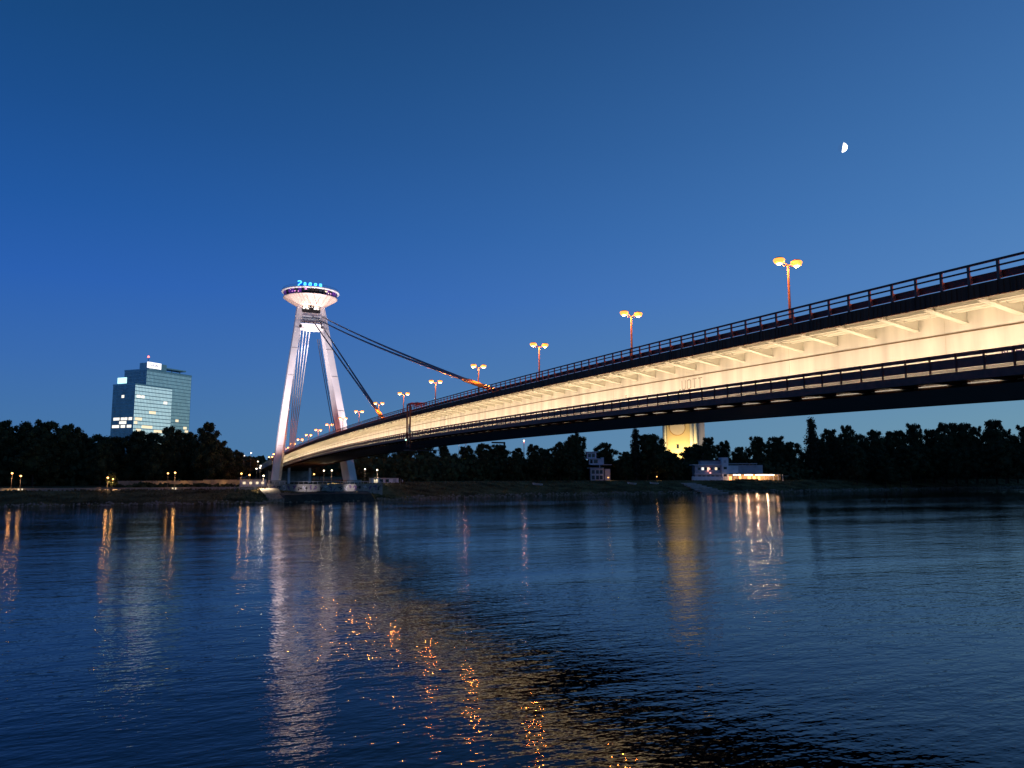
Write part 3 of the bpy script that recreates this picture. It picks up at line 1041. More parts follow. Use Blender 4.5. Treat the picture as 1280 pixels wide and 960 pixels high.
# ------------------------------------------------------------------ approach viaduct behind the pylon
AV = thing('approach_viaduct', 'dark approach viaduct on columns continuing behind the pylon foot', 'viaduct', (55, 455, 6))
ts2 = frange(T1 + .3, 760, 20)
MB().sweep([(QN + .5, -11.4), (QF - .5, -11.4), (QF - .5, -9.4), (QN + .5, -9.4)], ts2).build('viaduct_deck', M_concrete, AV)
MB().sweep([(QN + .45, -9.4), (QN + .6, -9.4), (QN + .6, -8.2), (QN + .45, -8.2)], ts2).build('parapet', M_rail, AV)
MB().sweep([(QF - .6, -9.4), (QF - .45, -9.4), (QF - .45, -8.2), (QF - .6, -8.2)], ts2).build('parapet', M_rail, AV)
for t in (480, 520, 560, 600, 640):
    for x in (49, 61):
        if ZD(t) - 11.45 > 6.5:
            MB().tube((x, t, 5), (x, t, ZD(t) - 11.42), .9, n=12).build('column', M_concrete, AV)
MB().box(43.5, 66.5, 449.5, 454.5, 4.5, ZD(452) - 15.3).build('abutment', M_concrete, AV)
RP = thing('rear_pier', 'pale concrete rear pier carrying the bridge beyond the pylon', 'pier', (55, 414, 5))
for x in (49.8, 60.2):
    MB().box(x - .5, x + .5, 413, 415.4, 5, ZD(414) - 15.25).build('column', M_plaster, RP)

# terrace wall with graffiti between the legs
TW = thing('terrace_wall', 'pale graffiti covered concrete terrace wall between the pylon feet', 'wall', (58, 349, 3))
MB().box(33.5, 83, 347.0, 349.0, 1.5, 6.6).build('wall_body', M_concrete, TW)
MB().box(33.2, 83.4, 346.7, 349.3, 6.605, 6.9).build('coping', M_concrete, TW)
random.seed(5)
for k in range(22):
    m = MB(); x = 34.5 + k * 2.2; pts = []
    for q in range(6): pts.append((random.uniform(0, 1.9), random.uniform(.2, 2.6)))
    for a, b in zip(pts, pts[1:]):
        m.tube((x + a[0], 346.97, 3.8 + a[1]), (x + b[0], 346.97, 3.8 + b[1]), random.uniform(.10, .24), n=5)
    m.build('graffiti_tag', [M_graf_v, M_graf_d, M_graf_w, M_graf_v][k % 4], TW)
TR = thing('terrace_railing', 'thin grey metal railing on the terrace above the graffiti wall', 'railing', (58, 349, 6.9))
for k in range(25):
    MB().tube((34 + k * 2.02, 348, 6.9), (34 + k * 2.02, 348, 8.0), .05, n=5).build('post', M_cable_white, TR)
MB().tube((34, 348, 8.0), (82.5, 348, 8.0), .06, n=5).build('top_rail', M_cable_white, TR)

QW = thing('quay_wall', 'dark quay wall with slanted ends at the waterline below the pylon', 'wall', (55, 335, 0))
m = MB()
m.hexa([(37.5, 322.5, -2), (78, 334.0, -2), (80, 347, -2), (33, 347, -2), (37.5, 323.2, 3.0), (75, 334.6, 3.0), (76, 346.9, 3.7), (35.5, 346.9, 3.7)])
m.build('wall_body', M_concrete_dark, QW)  # one dark concrete colour over the whole wall body
MB().hexa([(30.5, 320.0, -1.5), (37.4, 322.4, -1.5), (37.4, 346.8, -1.5), (28.5, 346.8, -1.5), (31.5, 321.5, 1.2), (37.4, 323.4, 1.6), (37.4, 346.8, 5.4), (29.5, 346.8, 5.2)]).build('stone_ramp', M_stone, QW)

# steps and kiosk right of the pylon
KS = thing('riverside_kiosk', 'small flat-roofed kiosk with pale pinkish front just right of the pylon', 'kiosk', (86, 362, 7))
MB().box(81, 94, 361, 366, 6.8, 9.4).build('wall', M_plaster, KS)
MB().box(80.6, 94.4, 360.5, 366.4, 9.41, 9.7).build('roof', M_roof, KS)
for k, x in enumerate((82.2, 84.8, 87.6, 91.2)):
    MB().box(x, x + 1.7, 360.9, 360.98, 7.4, 8.9).build('window', [G_win_warm, M_glass_dim, M_glass_dim, M_plaster_dim][k], KS)
KS2 = thing('river_cafe', 'low lit cafe pavilion with white and pink lights left of the pylon foot', 'cafe', (29, 372, 5.3))
MB().box(23.5, 34.5, 369, 376, 5.1, 9.0).build('wall', M_plaster, KS2)
MB().box(22.9, 35.0, 368.2, 376.6, 9.01, 9.35).build('roof', M_roof, KS2)
for x in (24.4, 27.2, 30, 32.4):
    MB().box(x, x + 1.1, 368.9, 368.98, 6.8, 7.8).build('window', G_win_warm, KS2)

# ------------------------------------------------------------------ promenade lamps and others: (x, y, globe z, energy, colour key, label)
def prom_lamp(x, y, zt, e, warm, label, group='lamps on the far bank', r=.36):
    e = e * .5
    zg = terrain_z(x, y)
    t = thing('path_lamp', label, 'lamp', (x, y, zg), group)
    MB().tube((x, y, zg - .2), (x, y, zt - .3), .10, .07, 6).build('pole', M_housing, t)
    g = MB(); g.smooth = True; g.ball((x, y, zt), r, 8, .8)
    g.build('globe', G_orange if warm else G_white, t)
    spot('ground_fill', (x, y - .6, zt - .5), (x, y - 2.2, zg), e * 24, (1.0, .58, .26) if warm else (1.0, .80, .58), 104, .9, .3, t)  # added downward spot, brightens the bank under each lamp
    point('globe_light', (x, y - .55, zt - .1), e * .5, (1.0, .46, .13) if warm else (1.0, .80, .58), .3, t)


LAMPS = [(-88.5, 347, 9.8, 178, 1, 'dim lamp at the far left edge of the promenade'),
         (-61.0, 349, 11.6, 752, 1, 'brighter left lamp of the pair near the left edge of the promenade'),
         (-57.9, 348, 10.6, 435, 1, 'right lamp of the pair near the left edge of the promenade'),
         (-27.7, 343, 9.9, 831, 1, 'left lamp of the close pair shining through a small tree on the promenade'),
         (-26.0, 344, 9.3, 633, 1, 'right lamp of the close pair shining through a small tree on the promenade'),
         (-3.6, 352, 11.9, 831, 1, 'lamp in front of the lit wall below the tall glass tower'),
         (-6.4, 358, 11.6, 178, 1, 'faint lamp behind leaves below the tall glass tower'),
         (23.2, 362, 11.5, 831, 1, 'left lamp of the pair left of the cafe by the pylon'),
         (26.6, 362, 10.9, 831, 1, 'right lamp of the pair left of the cafe by the pylon'),
         (31.2, 347, 10.6, 990, 0, 'bright white lamp right beside the left pylon foot'),
         (60.5, 371, 12.9, 396, 0, 'left lamp under the bridge between the pylon feet'),
         (64.2, 371, 13.0, 396, 0, 'right lamp under the bridge between the pylon feet'),
         (56.0, 371, 11.2, 158, 1, 'small lamp low under the bridge between the pylon feet'),
         (80.2, 372, 13.6, 178, 0, 'small dim lamp right of the right pylon foot'),
         (84.3, 364, 13.2, 752, 0, 'bright white lamp above the kiosk right of the pylon'),
         (283.0, 428, 9.5, 316, 1, 'orange light among the trees left of the riverside restaurant'),
         (258.5, 448, 8.9, 297, 1, 'warm light on the ground right of the white stepped pavilion'),
         (165.0, 480, 31.5, 138, 0, 'tall white lamp just under the bridge edge left of the middle')]
for L in LAMPS: prom_lamp(*L)
# lamps climbing the approach road at the far left end of the bridge
for k, (x, y, z) in enumerate([(33.5, 505, 22.6), (37.5, 505, 24.2), (27.5, 505, 19.5), (43, 520, 19.2), (40.5, 470, 16.0), (37.0, 455, 14.2), (38.6, 452, 14.8)]):
    prom_lamp(x, y, z, 110, 0, ['upper left', 'topmost', 'lowest left', 'rightmost', 'middle', 'lower', 'lower right'][k] + ' of the small white lamps on the approach road left of the pylon', 'lamps on the approach road', .42)
# lamp masts between trees right of the gantry
def red_mast(x, y, z, label):
    t = thing('lattice_mast', label, 'mast', (x, y, 6))
    m = MB()
    for dx in (-.5, .5): m.tube((x + dx, y, 6), (x + dx * .6, y, z), .1, n=4)
    for q in frange(8, z - 1, 2.4): m.tube((x - .5, y, q), (x + .5, y, q + 1.5), .05, n=4)
    m.build('lattice', M_post, t)
    g = MB(); g.ball((x, y, z + .3), .45, 6); g.build('beacon', G_white, t)
    point('beacon_light', (x, y - .7, z - .6), 250, (1, .4, .3), .3, t)


red_mast(170.5, 482, 33.0, 'red lit mast just below the bridge edge left of the sign gantry')
red_mast(209.9, 476, 33.3, 'red lit mast poking above the trees right of the sign gantry')
SGN = thing('sign_gantry', 'dark road sign gantry silhouetted against the sky under the bridge', 'gantry', (196, 480, 7))
MB().box(196.6, 197.6, 479, 480, 7, 32.5).build('post', M_dark, SGN)
MB().box(188, 197.6, 479, 480, 31.6, 32.6).build('beam', M_dark, SGN)
MB().box(180, 206, 479.2, 479.8, 25.6, 26.2).build('lower_rail', M_plaster_dim, SGN)

# ------------------------------------------------------------------ garden wall, bollards, benches on the left bank
GW = thing('garden_wall', 'long rendered wall lit orange behind the promenade on the left bank', 'wall', (0, 384, 5))
x = -27.0; k = 0
while x < 30:
    w = 3.9
    zt = 8.3 + (.4 if x > 5 else 0)
    MB().box(x, x + w - .12, 383.0, 383.4, 4.8, zt).build('wall_panel', M_wall, GW)
    MB().box(x + w - .12, x + w + .0, 382.85, 383.5, 4.8, zt + .15).build('pilaster', M_path, GW)
    x += w
for k in range(3, 9):
    x = -43 + k * 8.6
    MB().box(x - .3, x + .3, 380.3, 380.6, 5.1, 5.5).build('added_wall_light', M_housing, GW)  # added light boxes, put here to brighten the wall
    spot('wall_fill', (x, 380.5, 5.6), (x, 383.1, 6.8), (120, 100, 260, 160, 300, 380, 260, 420, 520)[k], (1, .55, .22), 150, .8, .2, GW)
LP = thing('low_parapet', 'low pale parapet running along the promenade on the left bank', 'parapet', (-50, 350, 5.1))
x = -150.0
while x < 29:
    y = shore(x) + 34.5
    MB().box(x, x + 2.96, y, y + .35, 4.9, 5.85).build('parapet_block', M_path, LP)
    x += 3.0
for k in range(14):
    x = 9.0 + k * 1.75
    b = MB().tube((x, shore(x) + 26.5, 5.1), (x, shore(x) + 26.5, 6.25), .16, .14, 8)
    o = b.build('bollard', M_path, None, (x, shore(x) + 26.5, 5.2))
    tag(o, 'short pale bollard, %s from the left in the promenade row' % ['first', 'second', 'third', 'fourth', 'fifth', 'sixth', 'seventh', 'eighth', 'ninth', 'tenth', 'eleventh', 'twelfth', 'thirteenth', 'last'][k], 'bollard', 'row of bollards on the promenade')


def bench(x, y, label):
    t = thing('bench', label, 'bench', (x, y, ground(x) + .1))
    z = ground(x) + .12
    MB().box(x - .9, x + .9, y - .25, y + .2, z + .42, z + .48).build('seat', M_wall, t)
    MB().box(x - .9, x + .9, y + .22, y + .27, z + .55, z + .95).build('backrest', M_wall, t)
    for s in (-.75, .75): MB().box(x + s - .05, x + s + .05, y - .2, y + .25, z, z + .42).build('leg', M_housing, t)


bench(-30.5, shore(-30) + 24, 'wooden bench on the promenade beside the close lamp pair')
bench(3.5, shore(3) + 24, 'wooden bench on the promenade left of the bollards')


def bin_light(x, label):
    y = shore(x) + 20.2; z = ground(x) + .12
    t = thing('ground_light', label, 'light', (x, y, z))
    for dx in (-.55, .55):
        MB().box(x + dx - .25, x + dx + .25, y - .1, y + .2, z, z + .75).build('lantern', G_win_warm, t)


bin_light(-55.8, 'pair of small glowing lanterns at the path edge near the left edge')
bin_light(-3.5, 'pair of small glowing lanterns at the path edge below the glass tower')


# people (tiny) on the far bank
def person(x, y, label, shirt):
    z = terrain_z(x, y)
    me = bpy.data.meshes.new('person')
    vs = [(0, 0, .95), (0, 0, 1.2), (0, 0, 1.45), (0, 0, 1.56), (0, 0, 1.70), (.10, 0, .9), (.13, .05, .48), (.14, .02, .05), (-.10, 0, .9), (-.12, -.06, .48), (-.14, -.1, .05),
          (.2, 0, 1.42), (.25, .02, 1.15), (.24, -.08, .9), (-.2, 0, 1.42), (-.25, .02, 1.15), (-.24, -.08, .9)]
    es = [(0, 1), (1, 2), (2, 3), (3, 4), (0, 5), (5, 6), (6, 7), (0, 8), (8, 9), (9, 10), (2, 11), (11, 12), (12, 13), (2, 14), (14, 15), (15, 16)]
    rs = [.13, .14, .14, .06, .11, .09, .065, .05, .09, .065, .05, .06, .045, .035, .06, .045, .035]
    me.from_pydata(vs, es, []); me.materials.append(shirt)
    o = bpy.data.objects.new('person', me); COL.objects.link(o); o.location = (x, y, z)
    sk = o.modifiers.new('skin', 'SKIN')
    for i, r in enumerate(rs): me.skin_vertices[0].data[i].radius = (r, r)
    me.skin_vertices[0].data[0].use_root = True
    o.modifiers.new('sub', 'SUBSURF').levels = 1
    o['label'] = label; o['category'] = 'person'
    return o


person(95.8, shore(95.8) + 20, 'person in pale clothing standing alone on the bank right of the kiosk', M_boat)
person(101.0, shore(101) + 26, 'person in dark clothing walking on the bank path right of the kiosk', M_cloth)

# ------------------------------------------------------------------ glass office tower
def tower():
    ang = math.radians(45)
    c1 = Vector((-41.8, 723.0, 0)); ZB = 5.0
    e1 = Vector((math.cos(ang), math.sin(ang), 0)); e2 = Vector((-math.sin(ang), math.cos(ang), 0))
    R = thing('office_tower', 'tall teal glass office tower of two stepped blocks behind the trees on the left', 'office tower', (c1.x, c1.y, ZB))

    def block(o, L1, L2, H, z0=ZB, gm=M_tower_glass):
        m = MB()
        a = o; b = o + e1 * L1; c = b + e2 * L2; d = o + e2 * L2
        m.hexa([(p.x, p.y, z0) for p in (a, b, c, d)] + [(p.x, p.y, z0 + H) for p in (a, b, c, d)])
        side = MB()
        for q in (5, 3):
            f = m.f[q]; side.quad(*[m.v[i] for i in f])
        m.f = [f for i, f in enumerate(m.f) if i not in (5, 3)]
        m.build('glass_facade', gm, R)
        side.build('side_facade', M_tower_glass_shaded, R)
        bands = MB(); mull = MB()
        fl = 3.2; n = int(H / fl)
        for i in range(1, n + 1):
            z = z0 + i * fl
            for p, e, nn, L in ((a, e1, -e2, L1), (a, e2, -e1, L2), (b, e2, e1, L2)):
                q = p + nn * .09; r_ = q + e * L
                w = .6
                bands.hexa([(p.x, p.y, z - w), (p.x + e.x * L, p.y + e.y * L, z - w), (r_.x, r_.y, z - w), (q.x, q.y, z - w), (p.x, p.y, z), (p.x + e.x * L, p.y + e.y * L, z), (r_.x, r_.y, z), (q.x, q.y, z)])
        for p, e, nn, L in ((a, e1, -e2, L1), (a, e2, -e1, L2), (b, e2, e1, L2)):
            k = int(L / 1.5)
            for i in range(k + 1):
                q = p + e * (L * i / k) + nn * .06
                mull.rbox(q.x, q.y, ang, .13, .13, z0, z0 + H)
        tag(bands.build('floor_band', M_tower_band, R), kind='stuff')
        tag(mull.build('mullion', M_tower_mull, R), kind='stuff')
        cap = MB(); a2 = o - e1 * .3 - e2 * .3
        pts = [a2, a2 + e1 * (L1 + .6), a2 + e1 * (L1 + .6) + e2 * (L2 + .6), a2 + e2 * (L2 + .6)]
        cap.hexa([(p.x, p.y, z0 + H + .01) for p in pts] + [(p.x, p.y, z0 + H + 1.3) for p in pts])
        cap.build('parapet', M_tower_band, R)

    block(c1, 40, 25.5, 81.5)
    o2 = c1 + e1 * 30 + e2 * 29.2
    o2 = Vector((-35.5, 764.0, 0))
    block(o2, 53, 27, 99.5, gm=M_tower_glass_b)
    # rooftop plant, mast and signs
    c = o2 + e1 * 18 + e2 * 12
    MB().rbox(c.x, c.y, ang, 20, 12, ZB + 101.9, ZB + 108).build('plant_room', M_tower_band, R)
    c = o2 + e1 * 40 + e2 * 12
    MB().rbox(c.x, c.y, ang, 26, 10, ZB + 104.4, ZB + 105.6).build('roof_canopy', M_tower_band, R)
    for k in (30, 40, 50):
        c = o2 + e1 * k + e2 * 12
        MB().rbox(c.x, c.y, ang, .8, .8, ZB + 101.8, ZB + 104.4).build('canopy_post', M_tower_band, R)
    c = o2 + e1 * 11 + e2 * 11
    MB().tube((c.x, c.y, ZB + 108), (c.x, c.y, ZB + 113.5), .3, .2, 6).build('mast', M_post, R)
    g = MB(); g.ball((c.x, c.y, ZB + 113.8), .9, 8); g.build('beacon', G_red, R)
    c = o2 + e1 * 7.6 - e2 * .4
    s = MB().rbox(c.x, c.y, ang, 15.5, .6, ZB + 100.6 + 1.2, ZB + 107.2).build('roof_sign', G_sign, R)
    # lettering on the sign, blurred small dark capitals
    def sign_bars(base, w, z0, h, mat, gl, wd):
        m = MB(); x = -w / 2
        for ch in gl:
            for st in GLY.get(ch, []):
                for a, b in zip(st, st[1:]):
                    p = base + e1 * (x + a[0] * h) - e2 * .36; q = base + e1 * (x + b[0] * h) - e2 * .36
                    m.tube((p.x, p.y, z0 + a[1] * h), (q.x, q.y, z0 + b[1] * h), wd, n=4)
            x += h * .95
        m.build('sign_lettering', mat, s)
    sign_bars(c, 11, ZB + 103.2, 2.6, M_graf_v, 'SHUN', .22)
    c = c1 + e2 * 15 - e1 * .5
    MB().rbox(c.x, c.y, ang + math.pi / 2, 10, .7, ZB + 83.2, ZB + 88.2).build('left_roof_sign', glow('cyan_white_sign', (.55, 1.0, .95), 1.5), R)
    # lit windows: left face (runs along e2), right face (runs along e1)
    rnd = random.Random(4)

    def lit(o, e, nn, s, L, floor, mat):
        p = o + e * s + nn * .16; q = p + e * L; z = ZB + round(floor * 4.1 / 3.2) * 3.2 + .05
        MB().hexa([(p.x, p.y, z + .35), (q.x, q.y, z + .35), (q.x - nn.x * .1, q.y - nn.y * .1, z + .35), (p.x - nn.x * .1, p.y - nn.y * .1, z + .35),
                   (p.x, p.y, z + 2.7), (q.x, q.y, z + 2.7), (q.x - nn.x * .1, q.y - nn.y * .1, z + 2.7), (p.x - nn.x * .1, p.y - nn.y * .1, z + 2.7)]).build('lit_window', mat, R)
    for s_, L_, f_ in ((1.5, 4, 12.8), (7, 3.4, 12.8), (11, 3.4, 12.8), (16, 7, 12.8), (8, 8, 11.8), (2, 5, 10.8), (9, 5, 10.8), (16, 8, 10.6), (12, 3, 17)):
        lit(c1, e2, -e1, s_, L_, f_, G_win_white)
    for s_, L_, f_ in ((1.5, 7, 12.8), (2, 4, 17), (7, 3, 17), (31, 4, 16.6), (1, 3, 11.8), (9, 11, 10.6), (22, 12, 10.4), (16, 7, 13.9), (3, 5, 10.4)):
        lit(c1, e1, -e2, s_, L_, f_, G_win_white if f_ > 15 else G_win_warm)
    for s_, L_, f_ in ((36, 3.5, 13.5), (20, 5, 18), (46, 4, 11.8), (48, 4, 10.8), (44, 5, 10)):
        lit(o2, e1, -e2, s_, L_, f_, G_win_warm)


tower()

# ------------------------------------------------------------------ floodlit silo building behind the trees on the right
def silo():
    cx, cy = 424.0, 597.0
    R = thing('floodlit_silo', 'tall silo lit yellow from below with a large round disc, showing under the bridge', 'silo', (cx, cy, 7))
    ux, uy = .924, -.383   # along the face, left to right as seen
    nx, ny = -.383, -.924  # towards the camera
    def pt(s, d): return (cx + ux * s + nx * d, cy + uy * s + ny * d)
    ang = math.atan2(uy, ux)
    c = pt(-4.7, 0); MB().rbox(c[0], c[1], ang, 21.0, 8, 7, 92).build('front_panel', M_silo_panel, R)
    # gentle half-round columns on both sides
    for s, r in ((-16.9, 1.9), (7.6, 2.2), (11.7, 1.7)):
        c = pt(s, 2.0); m = MB(); m.smooth = True
        m.tube((c[0], c[1], 7), (c[0], c[1], 92), r, n=20); m.build('silo_column', M_silo, R)
    c = pt(17.0, -4); MB().rbox(c[0], c[1], ang, 7.6, 8, 7, 90).build('stair_shaft', M_silo_grey, R)
    # disc relief
    c0 = pt(-5.6, 4.0); c1 = pt(-5.6, 4.35); c2 = pt(-5.6, 4.5)
    zc = 53.8
    MB().tube((c0[0], c0[1], zc), (c1[0], c1[1], zc), 7.6, n=48).build('disc_ring', M_silo_ring, R)
    MB().tube((c0[0], c0[1], zc), (c2[0], c2[1], zc), 6.9, n=48).build('disc', M_silo_disc, R)
    c = pt(-5.4, 4.06); MB().rbox(c[0], c[1], ang, 2.2, .2, 34.4, 38.2).build('small_window', M_glass_dim, R)
    for s, e in ((-11.5, 1.0), (-3.0, 2.2), (3.6, 1.4)):
        a = pt(s, 16); b = pt(s + .5, 4)
        MB().rbox(a[0], a[1], ang, 1.2, .6, 9.5, 10.3).build('ground_floodlight', M_housing, R)
        spot('silo_light', (a[0], a[1], 19.0), (b[0], b[1], 48), 25000 * e, (1.0, .74, .40), 100, .8, .5, R)
    for s in (-17, 8, 12):
        a = pt(s, 10); spot('silo_column_light', (a[0], a[1], 19.0), (pt(s, 3)[0], pt(s, 3)[1], 50), 9000, (1.0, .96, .66), 60, .8, .5, R)


silo()

# ------------------------------------------------------------------ white stepped pavilion
def pavilion():
    R = thing('stepped_pavilion', 'white stepped riverside pavilion of stacked flat-roofed tiers among dark trees', 'pavilion', (255, 457, 7))
    ang = math.radians(-22)
    ux, uy = math.cos(ang), math.sin(ang); cx, cy = 255.0, 456.0
    def bx(name, s0, s1, d0, d1, z0, z1, mat, par=None):
        s = (s0 + s1) / 2; d = (d0 + d1) / 2
        return MB().rbox(cx + ux * s + uy * d, cy + uy * s - ux * d, ang, s1 - s0, d1 - d0, z0, z1).build(name, mat, par or R)
    bx('ground_storey', -5.2, 3.6, -3, 4, 6.6, 15.0, M_plaster)
    bx('side_pillar', 4.6, 8.2, -2, 2, 7, 14.6, M_plaster)
    bx('terrace_slab', -7.5, 3.8, -3.5, 5, 15.01, 15.4, M_plaster)
    bx('upper_slab', -5.5, 9.0, -3.2, 4.4, 17.2, 17.6, M_plaster)
    bx('slab_post', .7, 1.3, 2.8, 3.4, 15.41, 17.19, M_plaster)
    bx('middle_storey', -6.0, 2.2, -3, 3, 17.61, 21.2, M_plaster)
    bx('middle_slab', -9.6, 1.2, -3.4, 4.2, 21.21, 21.6, M_plaster)
    bx('middle_wing', 2.21, 4.0, -2, 2.5, 17.61, 22.2, M_plaster)
    bx('top_room', -7.4, -1.0, -2.4, 2.4, 21.61, 25.6, M_plaster)
    bx('top_slab', -8.4, 0, -3, 3.4, 25.61, 26.1, M_plaster)
    for s in (-6.5, -3.9): bx('window', s, s + 1.9, 2.41, 2.47, 22.3, 24.7, M_glass_dim)
    bx('window', -5.2, -3.6, 3.01, 3.07, 18.3, 20.7, M_dark); bx('window', -2.8, -.2, 3.01, 3.07, 18.4, 20.6, M_glass_dim)
    for s in (-4.4, -1.6, .9): bx('window', s, s + 2.0, 4.01, 4.07, 11.4, 13.9, M_glass_dim)
    for s in (-4.4, -1.6, .9): bx('window', s, s + 2.0, 4.01, 4.07, 7.6, 10.2, M_glass_dim)


pavilion()


# ------------------------------------------------------------------ riverside restaurant
def restaurant():
    R = thing('riverside_restaurant', 'long white two-storey riverside restaurant with brightly lit orange terrace at its right end', 'restaurant', (340, 428, 7))
    # local frame: s to the right as seen, d towards the camera
    ang = math.radians(-22)
    ux, uy = math.cos(ang), math.sin(ang); cx, cy = 334.5, 424.0
    def w(s, d): return (cx + ux * s + uy * d, cy + uy * s - ux * d)
    def bx(name, s0, s1, d0, d1, z0, z1, mat, par=None):
        c = w((s0 + s1) / 2, (d0 + d1) / 2)
        return MB().rbox(c[0], c[1], ang, s1 - s0, d1 - d0, z0, z1).build(name, mat, par or R)
    left = bx('left_wing', -20, -2.3, -8, 0, 6.5, 17.0, M_plaster_dim)
    bx('left_roof', -21.6, -2.35, -9, 1.2, 17.01, 17.6, M_plaster)
    bx('roof_storey', -15.5, -2.4, -8, -2, 17.61, 20.2, M_plaster_dim)
    bx('roof_storey_eaves', -16.5, -2.4, -9, -1.2, 20.21, 20.7, M_roof)
    bx('balcony', -21.0, -2.4, .01, 1.4, 11.0, 11.5, M_plaster)
    bx('base_wall', -23, -2.4, 1.5, 4, 6.2, 9.6, M_plaster)
    bx('stair_tower', -2.3, 2.2, -6, 1.5, 6.5, 22.3, M_plaster)
    for z in (14.4, 9.6): bx('tower_window', -1.2, 1.0, 1.51, 1.58, z, z + 1.6, M_glass_dim)
    c = w(-.1, 1.56); MB().rbox(c[0], c[1], ang, 1.6, .1, 18.6, 20.4).build('tower_emblem', M_plaster_dim, R)
    for s, m_ in ((-18, M_glass_dim), (-15.6, G_win_white), (-13.4, M_glass_dim), (-11.8, G_win_warm), (-9.6, M_glass_dim), (-6.6, G_win_warm), (-4.6, M_glass_dim)):
        bx('window', s, s + 1.5, .01, .08, 13.9, 15.6, m_)
    for s in (-18, -15, -12, -9, -6): bx('window', s, s + 1.8, .01, .08, 8.2, 10.2, M_glass_dim)
    for s, z in ((-12.2, 13.0), (-11.2, 14.2), (-10.7, 11.6)):
        bx('neon_mark', s, s + 1.0, 1.45, 1.52, z, z + .8, glow('pink_neon', (1, .35, .3), 2.2))
    bx('right_wing', 2.25, 26, -8, -1, 6.5, 17.2, M_plaster_dim)
    bx('right_white_bay', 2.25, 9.0, -.98, .6, 11.6, 16.6, M_plaster)
    bx('right_eaves', 2.25, 22, -9, .4, 17.9, 18.4, M_plaster_dim)
    for k in range(6): bx('eaves_post', 9.6 + k * 2.4, 9.8 + k * 2.4, -.3, -.1, 12.0, 17.89, M_plaster_dim)
    bx('terrace_roof', 2.3, 33, -.95, 8.0, 11.0, 11.4, M_wall)
    bx('terrace_lower_roof', 33.05, 40, -1, 8.0, 9.8, 10.2, M_wall)
    bx('terrace_back_wall', 2.3, 38, -.9, -.5, 6.6, 10.98, M_wall)
    for k in range(12): bx('terrace_post', 2.6 + k * 3.05, 2.85 + k * 3.05, 7.5, 7.75, 6.6, 10.98, M_plaster)
    for s, L in ((3.5, 2), (6.6, 1.6), (11, 5.2), (18.4, 5.6), (24.2, 6.5)):
        bx('strip_light', s, s + L, 7.0, 7.3, 10.25, 10.95, G_rest)
    for s, L in ((2.8, 2.0), (9.6, 1.8), (15.5, 2.0), (19.0, 1.9), (22.3, 1.8)):
        bx('lit_doorway', s, s + L, -.49, -.42, 6.8, 9.6, G_rest_b)
    bx('hedge', 4, 19, 9.5, 10.6, 6.4, 8.0, M_leaf)
    for s, e in ((6, 900), (14, 2300), (20, 3000), (27, 2600), (34, 500)):
        c = w(s, 4.5); point('terrace_light', (c[0], c[1], 10.4), e, (1, .55, .28), .4, R)


restaurant()


# pulled-up boats and slipway on the right bank
def boat(x, label):
    y = shore(x) + 12.5; z = terrain_z(x, y) + .4
    t = thing('rowing_boat', label, 'boat', (x, y, z), 'boats pulled up on the bank')
    m = MB()
    L = 3.1
    st = [(-1, .15), (-.6, .75), (0, .95), (.6, .8), (1, .25)]
    for (k, w_) in st:
        c = k * L
        m.v += [(x + c, y - w_, z + .9 - k * .35), (x + c * .93, y, z - .1 - k * .3), (x + c, y + w_, z + .9 - k * .35)]
    for i in range(4):
        a = i * 3
        m.f += [(a, a + 3, a + 4, a + 1), (a + 1, a + 4, a + 5, a + 2)]
    m.f += [(0, 1, 2), (12, 14, 13)]
    m.build('hull', M_boat, t)
    d = MB().poly([(x - 2.7, y - .3, z + 1.15), (x + 2.7, y - .3, z + .6), (x + 2.7, y + .3, z + .6), (x - 2.7, y + .3, z + 1.15)])
    d.build('thwart', M_wall, t)


boat(240, 'left one of two pale boats pulled up on the right bank slope')
boat(256, 'right one of two pale boats pulled up on the right bank slope')
boat(176, 'small pale boat alone on the bank below the dark trees')
SL = thing('slipway', 'pale worn concrete slipway running down the bank into the river', 'slipway', (288, 385, 3))
m = MB()
for k in range(7):
    x0, x1 = 276 + k * .9, 287 + k * 2.2; yy = shore(280) + 14 - k * 2.2; z = terrain_z(280, yy) + .35
    m.box(x0, x1, yy - 2.1, yy, z - .8, z)
m.build('slab', M_concrete, SL)


